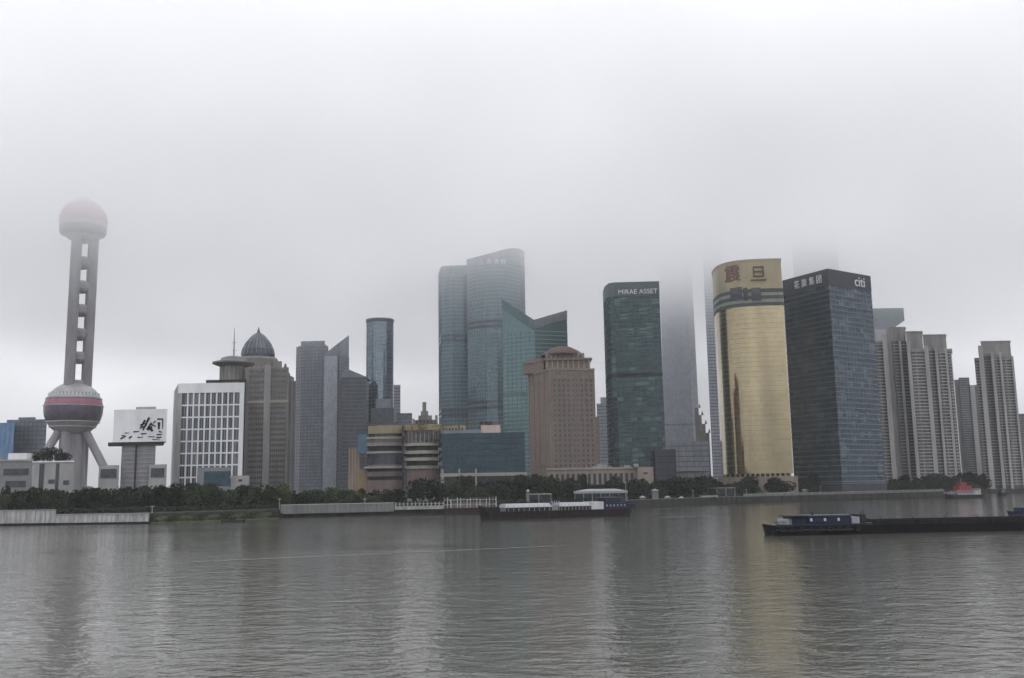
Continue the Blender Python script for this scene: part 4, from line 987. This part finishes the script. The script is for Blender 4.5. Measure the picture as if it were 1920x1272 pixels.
# ------------------------------------------------------------------ shoreline pieces
def shore_poly(px0, px1, b0, b1): return ccw([shore_pt(px0, b0), shore_pt(px1, b0), shore_pt(px1, b1), shore_pt(px0, b1)])
def panelled(name, label, cat, px0, px1, b0, b1, z0, z1, mat, n, pm, capm, group=None):
    a, b = shore_pt(px0, b0), shore_pt(px1, b0); r = root(name, label, cat, ((a[0]+b[0])/2, (a[1]+b[1])/2, 0), group)
    MB().prism(shore_poly(px0, px1, b0, b1), z0, z1).build('body', mat, r)
    MB().prism(offset(shore_poly(px0, px1, b0, b1), .25), z1+.01, z1+.3).build('coping', capm, r)
    u = Vector((b[0]-a[0], b[1]-a[1])); d = u.length; u.normalize()
    for k in range(n+1):
        c = Vector(a)+u*(d*k/n)+Vector((u.y, -u.x))*.15; MB().obox((c.x, c.y), (u.x, u.y), .22, .15, z0+.3, z1).build('post', pm, r)
    return r
panelled('floating_pier', 'long white panelled pier, taller section at the left edge', 'pier', -60, 105, -7, -1, .9, Zt(50, 958, shore_pt(50)[1]-6), M['pier_white'], 18, M['concrete'], M['grey_wall'])
panelled('floating_pier', 'lower white panelled pier section ending at the grassy bank', 'pier', 105.4, 280, -7, -1, .8, Zt(190, 965, shore_pt(190)[1]-6), M['pier_white'], 20, M['concrete'], M['grey_wall'])
MB().prism(shore_poly(-60, 280, -7.4, -.8), -1, .78).build('mooring_pontoon', M['black_hull'], None, label='black pontoon hull under the white panelled piers', cat='pontoon')
# grassy bank
m = MB(); pxs = list(range(284, 531, 12))
for a, b in zip(pxs, pxs[1:]):
    p0, p1, p2, p3 = shore_pt(a, -9), shore_pt(b, -9), shore_pt(b, 6), shore_pt(a, 6)
    q0, q1 = shore_pt(a, -4), shore_pt(b, -4); ha, hb_ = 1.7+.5*math.sin(a*.13), 1.7+.5*math.sin(b*.13)
    m.face([(*p0, -.3), (*p1, -.3), (*q1, hb_), (*q0, ha)]); m.face([(*q0, ha), (*q1, hb_), (*p2, GROUND+.3), (*p3, GROUND+.3)])
m.build('grassy_bank', M['grass'], None, kind='structure')
m = MB(); rd = random.Random(4)
for k in range(5000):
    px = rd.uniform(284, 530); bk = rd.uniform(-7, 5); p = shore_pt(px, bk); z_ = .6+(bk+7)/12*3.4; s_ = rd.uniform(.15, .5)
    a = rd.uniform(0, 3.14); m.face([(p[0]-s_*math.cos(a), p[1]-s_*math.sin(a), z_-.2), (p[0]+s_*math.cos(a), p[1]+s_*math.sin(a), z_-.2), (p[0]+rd.uniform(-.3, .3), p[1], z_+rd.uniform(.3, .9))])
m.build('bank_grass', M['grass'], None, kind='stuff')
panelled('promenade_wall', 'long grey stone promenade wall right of the grassy bank', 'wall', 527, 738, -2, 3, GROUND-2.4, GROUND+1.7, M['quay_top'], 26, M['quay_top'], M['concrete'])
panelled('balustrade_wall', 'pale low wall with a row of white posts below the largest round tree', 'wall', 741, 832, -2, 1, GROUND-1.6, GROUND-.2, M['pier_white'], 12, M['concrete'], M['concrete'])
a, b = shore_pt(742, -1.5), shore_pt(831, -1.5); r = root('railing', 'row of white railing posts on the pale low wall', 'railing', (a[0], a[1], GROUND))
for k in range(13):
    x_, y_ = a[0]+(b[0]-a[0])*k/12, a[1]+(b[1]-a[1])*k/12; MB().box(x_-.28, x_+.28, y_-.2, y_+.2, GROUND+.1, GROUND+1.9).build('post', M['concrete'], r)
MB().tube((a[0], a[1], GROUND+1.2), (b[0], b[1], GROUND+1.2), .1).build('rail', M['concrete'], r)
# landing stage of white frames
a, b = shore_pt(833, -6), shore_pt(930, -6)
r = root('landing_stage', 'landing stage of white posts and beams behind the bow of the covered barge', 'pier', ((a[0]+b[0])/2, (a[1]+b[1])/2, 0))
MB().prism(shore_poly(833, 930, -8, 0), -1, 3).build('deck', M['rust_hull'], r)
rd = random.Random(2)
for k in range(17):
    t_ = k/16; x_, y_ = a[0]+(b[0]-a[0])*t_, a[1]+(b[1]-a[1])*t_
    MB().box(x_-.25, x_+.25, y_-.2, y_+.2, 3, 7.2+rd.uniform(-.4, 1.2)).build('post', M['pier_white'] if k % 3 else M['mall_red'], r)
for z_ in (4.6, 7.0): MB().tube((a[0], a[1], z_), (b[0], b[1], z_), .14).build('beam', M['pier_white'], r)
m = MB().prism(shore_poly(845, 918, -3, 1), 3, 5.6); m.build('cabin', M['mall_red'], r)
MB().prism(shore_poly(842, 921, -4, 2), 7.4, 7.8).build('canopy', M['dark'], r)
# flood walls and steps to the right
panelled('flood_wall', 'dark flood wall along the river left of the gold reflection', 'wall', 1182, 1390, -1, 2, .5, GROUND+.3, M['quay'], 20, M['quay'], M['quay_top'])
panelled('flood_wall', 'thin dark flood wall below the gold and navy towers', 'wall', 1391, 1775, -1, 2, .5, GROUND+.1, M['quay'], 24, M['quay'], M['quay_top'])
panelled('promenade_parapet', 'pale parapet set back on the quay below the gold and navy towers', 'wall', 1395, 1770, 8, 9, GROUND, GROUND+1.6, M['quay_top'], 30, M['concrete'], M['concrete'])
a = (X(1838, 1090, 915), 1090); b = (X(2050, 1090, 915), 1090)
r = root('flood_wall', 'pale green-grey flood wall at the right edge behind the boats', 'wall', ((a[0]+b[0])/2, a[1], GROUND))
MB().box(a[0], b[0], 1090, 1094, GROUND, Zt(1880, 911, 1090)).build('wall', M['pier_white'], r)
MB().box(a[0], b[0], 1089.6, 1094.4, Zt(1880, 911, 1090)+.01, Zt(1880, 911, 1090)+.5).build('coping', M['concrete'], r)
# pavilions and kiosks on the promenade
def canopy(label, px0, px1, back, py_roof, th, mat=None, name='riverside_canopy', peak=0):
    s0 = shore_pt((px0+px1)/2, back); Yv = s0[1]; x0, x1 = X(px0, Yv, 930), X(px1, Yv, 930); z_ = Zt((px0+px1)/2, py_roof, Yv)
    r = root(name, label, 'pavilion', ((x0+x1)/2, Yv, GROUND)); q = [(x0, Yv-3), (x1, Yv-3), (x1, Yv+4), (x0, Yv+4)]
    c = ((x0+x1)/2, Yv+.5); q2 = [(c[0]+(p[0]-c[0])*.55, c[1]+(p[1]-c[1])*.5) for p in q]
    MB().prism(q, z_-th, z_).build('roof', mat or M['pier_white'], r)
    if peak: MB().prism(q, z_+.01, z_+peak, poly1=q2).build('roof_crown', mat or M['pier_white'], r)
    n = max(2, int((x1-x0)/5))
    for k in range(n+1): MB().box(x0+.4+(x1-x0-.8)*k/n-.15, x0+.4+(x1-x0-.8)*k/n+.15, Yv-2.6, Yv-2.3, GROUND, z_-th).build('post', M['concrete'], r)
    MB().box(x0+1, x1-1, Yv, Yv+3.8, GROUND, z_-th-.02).build('glazed_room', M['dark_glass'], r)
    return r
canopy('long white canopy roof on the promenade above the blue barge cabin', 1076, 1176, 10, 921, 1.3, M['boat_white'], peak=1.2)
canopy('thin pale canopy with a white kiosk left of the long white canopy', 986, 1034, 9, 926, .4)
canopy('grey flat canopy below the podium block', 1325, 1378, 22, 914, .8, M['quay_top'])
canopy('small bright white canopy at the water below the podium block', 1313, 1345, 4, 929.5, .9, M['boat_white'])
canopy('white roof strip in the trees below the navy tower', 1568, 1604, 40, 891, .9, M['boat_white'])
canopy('low glass shelter under the big round tree by the gold tower', 1422, 1485, 10, 924, .5, M['concrete'])
def kiosk(px, back, py, w_px, label, mat=None):
    Yv = shore_pt(px, back)[1]; x_ = X(px, Yv, 930); w_ = w_px*Yv/FPX/2; z_ = Zt(px, py, Yv)
    r = root('kiosk', label, 'kiosk', (x_, Yv, GROUND)); MB().box(x_-w_*.7, x_+w_*.7, Yv, Yv+2.5, GROUND, z_-1).build('booth', M['quay_top'], r)
    MB().prism([(x_-w_, Yv-.6), (x_+w_, Yv-.6), (x_+w_, Yv+3), (x_-w_, Yv+3)], z_-1+.01, z_, poly1=[(x_-.2, Yv+1), (x_+.2, Yv+1), (x_+.2, Yv+1.4), (x_-.2, Yv+1.4)]).build('tent_roof', mat or M['boat_white'], r)
kiosk(990, 7, 918, 7, 'small white kiosk at the left end of the thin pale canopy')
kiosk(1229, 10, 917, 16, 'white tent-roofed kiosk in the trees below the black block')
kiosk(1252, 6, 930, 12, 'grey kiosk just right of the tent-roofed kiosk', M['concrete'])
kiosk(1205, 6, 930, 12, 'grey kiosk just left of the tent-roofed kiosk', M['concrete'])
kiosk(1278, 6, 931, 10, 'small grey kiosk left of the bright white canopy', M['concrete'])
kiosk(1510, 8, 917, 12, 'grey kiosk between the gold and navy towers', M['concrete'])
kiosk(1586, 3, 913, 10, 'yellowish kiosk on the quay under the navy tower', M['beige_band'])
def lamp(px, back, py, label):
    Yv = shore_pt(px, back)[1]; x_ = X(px, Yv, 940); z_ = Zt(px, py, Yv)
    r = root('lamp_post', label, 'lamp post', (x_, Yv, GROUND)); MB().tube((x_, Yv, GROUND), (x_, Yv, z_), .16, .1).build('pole', M['pole'], r)
    MB().tube((x_-.8, Yv, z_), (x_+.8, Yv, z_), .12).build('lamp_arm', M['pole'], r)
for px, py, lb_ in ((286, 950, 'lamp post where the white pier meets the grassy bank'), (524, 936, 'pale lamp post at the left end of the promenade wall'), (684, 936, 'lamp post halfway along the promenade wall'), (1174, 905, 'tall pale post at the right end of the long white canopy'),
                    (1300, 920, 'lamp post right of the small grey kiosk'), (1540, 912, 'lamp post on the quay right of the grey kiosk'), (1640, 912, 'lamp post below the right edge of the navy tower'), (1400, 918, 'lamp post left of the big round tree by the gold tower')):
    lamp(px, 3, py, lb_)

# ------------------------------------------------------------------ boats
def hull(L_, W_, D_, bow=.1, stern=.05, sheer=.8, n=24, z0=-.8):
    """local x from 0 (left end) to L_, pointed/rounded ends, deck height D_"""
    m = MB(); st = []
    for k in range(n+1):
        t_ = k/n; e0 = min(1, t_/bow) if bow else 1; e1 = min(1, (1-t_)/stern) if stern else 1
        wf = math.sin(e0*math.pi/2)**.6*math.sin(e1*math.pi/2)**.6; hz = D_+sheer*((1-e0)**1.5)+sheer*.6*((1-e1)**1.5)
        x_ = t_*L_; hw = max(.25, W_/2*wf); bt = hw*.82
        xo = (1-e0)*1.2-(1-e1)*1.2
        st.append([(x_+xo, -bt, z0), (x_, -hw, hz), (x_, -hw*.9, hz), (x_, hw*.9, hz), (x_, hw, hz), (x_+xo, bt, z0)])
    for a, b in zip(st, st[1:]):
        for j in range(5): m.face([a[j], b[j], b[j+1], a[j+1]])
    m.face(list(reversed(st[0]))); m.face(st[-1])
    return m
def boat(name, label, cat, pa, pb, group=None):
    """pa,pb: ground points at the left and right ends; returns root with local x along the boat"""
    o = root(name, label, cat, (pa.x, pa.y, 0), group); d = pb-pa; o.rotation_euler = (0, 0, math.atan2(d.y, d.x)); o['_w'] = (0, 0, 0); return o, d.length
def lb_box(r, x0, x1, y0, y1, z0, z1, name, mat): return MB().box(x0, x1, y0, y1, z0, z1).build(name, mat, r)
# covered barge, centre
r, Lb = boat('covered_barge', 'long dark cargo barge with pale hatch covers and a blue stern cabin', 'barge', G(897, 975.5), G(1186, 967))
MB_ = hull(Lb, 9.5, 3.1, .12, .10, 2.6); MB_.build('hull', M['rust_hull'], r)
k_ = Lb/289
for a, b in ((42, 126), (140, 200)):
    lb_box(r, a*k_, b*k_, -3.8, 3.8, 3.0, 4.6, 'coaming', M['coal'])
    m = MB(); q = [(a*k_, -3.9), (b*k_, -3.9), (b*k_, 3.9), (a*k_, 3.9)]
    m.prism(q, 4.61, 6.1, poly1=[(a*k_+.5, -2.3), (b*k_-.5, -2.3), (b*k_-.5, 2.3), (a*k_+.5, 2.3)]); m.build('hatch_cover', M['boat_white'], r)
    for j in range(9):
        x_ = (a+(b-a)*(j+.5)/9)*k_; lb_box(r, x_-.12, x_+.12, -3.97, -3.9, 3.1, 5.4, 'cover_rib', M['grey_wall'])
lb_box(r, 200.5*k_, 224*k_, -3.7, 3.7, 3.0, 6.2, 'hatch_cover', M['tarp'])
lb_box(r, 6*k_, 32*k_, -3.2, 3.2, 3.4, 5.0, 'foredeck_house', M['black_hull'])
MB().tube((16*k_, 0, 5), (16*k_, 0, 8.8), .12).build('foremast', M['black_hull'], r)
for j in range(6): MB().tube(((33+1.7*j)*k_, -3.8, 3.2), ((33+1.7*j)*k_, -3.8, 5.2), .08).build('rail_post', M['boat_white'], r)
for px_ in (126.8, 131, 135, 139.2): lb_box(r, px_*k_, (px_+1)*k_, -3.6, -3.3, 3, 6.9, 'derrick_post', M['boat_white'])
lb_box(r, 127*k_, 140*k_, -2.5, 2.5, 3.1, 5.2, 'winch_house', M['grey_wall'])
lb_box(r, 226*k_, 272*k_, -3.6, 3.6, 3.0, 5.6, 'lower_cabin', M['boat_blue'])
lb_box(r, 228*k_, 258*k_, -3.2, 3.2, 5.61, 7.7, 'wheelhouse', M['boat_blue'])
for j in range(5): lb_box(r, (230+5.4*j)*k_, (233.5+5.4*j)*k_, -3.32, -3.19, 6.3, 7.2, 'cabin_window', M['dark_glass'])
for j in range(6): lb_box(r, (229+7*j)*k_, (232+7*j)*k_, -3.72, -3.59, 4.1, 5.0, 'cabin_window', M['grey_wall'])
lb_box(r, 226*k_, 262*k_, -3.7, 3.7, 7.71, 7.95, 'cabin_roof', M['slate_dark'])
MB().tube((262*k_, 0, 5.6), (262*k_, 0, 8.8), .55, .5, 10).build('funnel', M['boat_blue'], r)
lb_box(r, 270*k_, 287*k_, -3.4, 3.4, 3.2, 5.0, 'stern_bulwark', M['boat_blue'])
# black barge, right foreground
pa, pb = G(1433, 1004), G(1935, 993)
r, Lb = boat('black_barge', 'low black barge with a long empty hold and blue crew cabin at its left', 'barge', pa, pb+(pb-pa)*.25)
k_ = (pb-pa).length/502
hull(Lb, 9.5, 2.2, .022, .04, .5, 90).build('hull', M['black_hull'], r)
MB().tube((1.2, -4.3, 1.2), (20, -4.9, 1.1), .25).build('fender', M['coal'], r)
lb_box(r, 22*k_, 178*k_, -3.9, 3.9, 1.9, 2.5, 'raised_deck', M['boat_blue'])
lb_box(r, 44*k_, 70*k_, -3.1, 3.1, 2.51, 4.2, 'crew_cabin', M['boat_blue'])
lb_box(r, 70.2*k_, 150*k_, -3.3, 3.3, 2.51, 4.35, 'crew_cabin', M['boat_blue'])
lb_box(r, 30*k_, 46*k_, -2.6, 1.6, 2.51, 3.8, 'stern_house', M['boat_white'])
lb_box(r, 38*k_, 72*k_, -3.6, 3.6, 4.36, 4.55, 'awning', M['coal'])
for j in range(4): MB().tube(((38.5+10.5*j)*k_, -3.4, 2.5), ((38.5+10.5*j)*k_, -3.4, 4.35), .07).build('awning_post', M['coal'], r)
lb_box(r, 72.5*k_, 152*k_, -3.5, 3.5, 4.37, 4.6, 'cabin_roof', M['slate_dark'])
for j in range(9): lb_box(r, (75+8.3*j)*k_, (79+8.3*j)*k_, -3.42, -3.29, 3.2, 3.9, 'cabin_window', M['dark_glass'] if j % 3 else M['tarp'])
for j in range(2): lb_box(r, (52+9*j)*k_, (56+9*j)*k_, -3.2, -3.09, 3.0, 3.7, 'cabin_window', M['dark_glass'])
lb_box(r, 152.5*k_, 167*k_, -2.8, 2.0, 2.51, 4.0, 'white_store', M['boat_white'])
lb_box(r, 170*k_, 178*k_, -3, 3, 2.51, 4.6, 'winch_tower', M['coal'])
for j in range(3): MB().tube(((171+3*j)*k_, -2.2, 4.6), ((171+3*j)*k_, -2.2, 5.1+.3*j), .08).build('tower_rod', M['coal'], r)
MB().tube((178*k_, 0, 4.5), (205*k_, 0, 2.6), .07).build('stay_cable', M['coal'], r)
for j in range(7): MB().tube(((8+3.6*j)*k_, -3.8, 2.2), ((8+3.6*j)*k_, -3.8, 3.2), .06).build('rail_post', M['coal'], r)
MB().tube((8*k_, -3.8, 3.2), (30*k_, -3.8, 3.2), .06).build('rail', M['coal'], r)
for sgn in (-1, 1): lb_box(r, 185*k_, Lb-4, sgn*4.2-.12, sgn*4.2+.12, 2.1, 3.2, 'hold_coaming', M['black_hull'])
m = MB()
for j in range(60): x_ = 186*k_+(Lb-4-186*k_)*j/60; m.box(x_, x_+.15, -4.45, -4.33, 2.1, 3.15)
m.build('coaming_ribs', M['rust_hull'], r, kind='stuff')
lb_box(r, 186*k_, Lb-4.2, -4.0, 4.0, 1.9, 2.4, 'hold_floor', M['coal'])
MB().tube((90*k_, 0, 4.6), (90*k_, 0, 5.2), .3, .28, 8).build('roof_vent', M['boat_blue'], r); MB().tube((125*k_, 0, 4.6), (125*k_, 0, 5.6), .07).build('aerial', M['coal'], r)
ty = MB()
for k in range(14):
    a, b = 2*math.pi*k/14, 2*math.pi*(k+1)/14; ty.tube((.45*math.cos(a), 0, .45*math.sin(a)), (.45*math.cos(b), 0, .45*math.sin(b)), .14, n=6)
tym = ty.mesh('tyre', M['coal'])
for j in range(9): put('tyre', tym, r, ((20+17*j)*k_, -4.95, 1.35))
for j in range(5): MB().tube(((200+60*j)*k_, -4.3, 3.1), ((200+60*j)*k_, -4.3, 3.9), .09).build('bollard', M['coal'], r)
coil = MB().lathe([(.2, 0), (.7, 0), (.75, .25), (.25, .3)], 0, 0, 14).mesh('rope_coil', M['quay_top'])
for x_, y_ in ((12, -2), (24, 1.5), (181, -1)): put('rope_coil', coil, r, (x_*k_, y_, 2.3))
# red and white boat
r, Lb = boat('ferry', 'white and red passenger boat moored at the quay below the apartments', 'ferry', G(1774, 935), G(1841, 933.4))
k_ = Lb/67
hull(Lb, 8, 2.4, .08, .06, .5).build('hull', M['coal'], r)
lb_box(r, 15*k_, 46*k_, -3.4, 3.4, 2.2, 5.6, 'main_deck_cabin', M['boat_white'])
lb_box(r, 47*k_, 60*k_, -3.0, 3.0, 2.2, 6.6, 'stern_cabin', M['tarp'])
lb_box(r, 0*k_, 13*k_, -2, 2, 3.6, 4.4, 'bow_awning', M['boat_white'])
for j in range(3): lb_box(r, (1+5*j)*k_, (1.5+5*j)*k_, -1.9, -1.7, 2.3, 3.6, 'awning_post', M['boat_white'])
lb_box(r, 14*k_, 56*k_, -3.6, 3.6, 5.61, 6.3, 'upper_deck', M['boat_red'])
lb_box(r, 20*k_, 44*k_, -2.6, 2.6, 6.31, 9.2, 'upper_cabin', M['boat_red'])
lb_box(r, 25*k_, 36*k_, -2, 2, 9.21, 11.6, 'wheelhouse', M['boat_red'])
MB().tube((30*k_, 0, 11.6), (30*k_, 0, 14.5), .12).build('mast', M['boat_white'], r)
for j in range(8): lb_box(r, (16.5+3.6*j)*k_, (18.8+3.6*j)*k_, -3.5, -3.39, 4.0, 5.0, 'cabin_window', M['boat_red'])
for j in range(7): lb_box(r, (14+1+6.5*j)*k_, (14.4+1+6.5*j)*k_, -3.5, -3.4, 6.3, 7.6, 'rail_post', M['boat_white'])
# little dark boat
r, Lb = boat('workboat', 'small dark workboat at the far right in front of the pale flood wall', 'boat', G(1872, 930), G(1886, 929.6))
hull(Lb, 4, 2.6, .2, .15, .8).build('hull', M['coal'], r); lb_box(r, Lb*.25, Lb*.8, -1.5, 1.5, 2.6, 5.2, 'cabin', M['slate_dark'])
r, Lb = boat('blue_barge_bow', 'dark blue vessel bow entering at the right edge beyond the black barge', 'boat', G(1889, 965.5), G(1990, 962))
hull(Lb, 5, .8, .25, .1, .5).build('hull', M['boat_blue'], r); lb_box(r, Lb*.2, Lb*.9, -1.8, 1.8, .8, 2.4, 'cabin', M['boat_blue'])
r, Lb = boat('low_skiff', 'low dark skiff floating against the grassy bank', 'boat', G(412, 980), G(462, 979))
hull(Lb, 3, .9, .2, .15, .6).build('hull', M['coal'], r); lb_box(r, Lb*.35, Lb*.6, -1, 1, .9, 2.2, 'cabin', M['coal'])

# ------------------------------------------------------------------ haze and low cloud
def volume(name, x0, x1, y0, y1, z0, z1, dens, cloud=False):
    m = bpy.data.materials.new(name+'_air'); m.use_nodes = True; nt = m.node_tree; nt.nodes.clear(); L = nt.links.new
    out = nt.nodes.new('ShaderNodeOutputMaterial'); v = nt.nodes.new('ShaderNodeVolumePrincipled')
    v.inputs['Color'].default_value = (.982, .984, .99, 1); v.inputs['Density'].default_value = dens; L(v.outputs[0], out.inputs['Volume'])
    if cloud:
        g = nt.nodes.new('ShaderNodeNewGeometry'); s = nt.nodes.new('ShaderNodeSeparateXYZ'); L(g.outputs['Position'], s.inputs[0])
        nz = nt.nodes.new('ShaderNodeTexNoise'); nz.inputs['Scale'].default_value = .0045; nz.inputs['Detail'].default_value = 3; L(g.outputs['Position'], nz.inputs['Vector'])
        def mth(op, a, b=None, c=None):
            n = nt.nodes.new('ShaderNodeMath'); n.operation = op
            for i, q in enumerate((a, b, c)):
                if q is None: continue
                if isinstance(q, (int, float)): n.inputs[i].default_value = q
                else: L(q, n.inputs[i])
            return n.outputs[0]
        def mrange(a, f0, f1, t0, t1, sm=True):
            n = nt.nodes.new('ShaderNodeMapRange'); n.interpolation_type = 'SMOOTHSTEP' if sm else 'LINEAR'; L(a, n.inputs[0])
            for i, q in enumerate((f0, f1, t0, t1)): n.inputs[i+1].default_value = q
            return n.outputs[0]
        zz = mth('MULTIPLY_ADD', nz.outputs[0], -85, s.outputs[2]); zz = mth('ADD', zz, 40)
        t_ = mrange(zz, 90, 300, 0, 1, False); d = mth('POWER', t_, 4.6); d = mth('MULTIPLY', d, dens)
        d = mth('MULTIPLY', d, mrange(s.outputs[2], 300, 352, 1, 0))
        dx = mth('MULTIPLY', s.outputs[0], .9); dy = mth('SUBTRACT', s.outputs[1], 1150)
        rr = mth('SQRT', mth('ADD', mth('MULTIPLY', dx, dx), mth('MULTIPLY', dy, dy)))
        d = mth('MULTIPLY', d, mrange(rr, 500, 960, 1, 0)); L(d, v.inputs['Density'])
    return MB().box(x0, x1, y0, y1, z0, z1).build(name, m, None, kind='stuff')
volume('haze', -5300, 5300, -380, 5700, -3, 362, .00006)
volume('low_cloud', -1350, 1350, -40, 2350, 90, 356, .026, True)

for o in ROOTS:
    if '_w' in o.keys(): del o['_w']
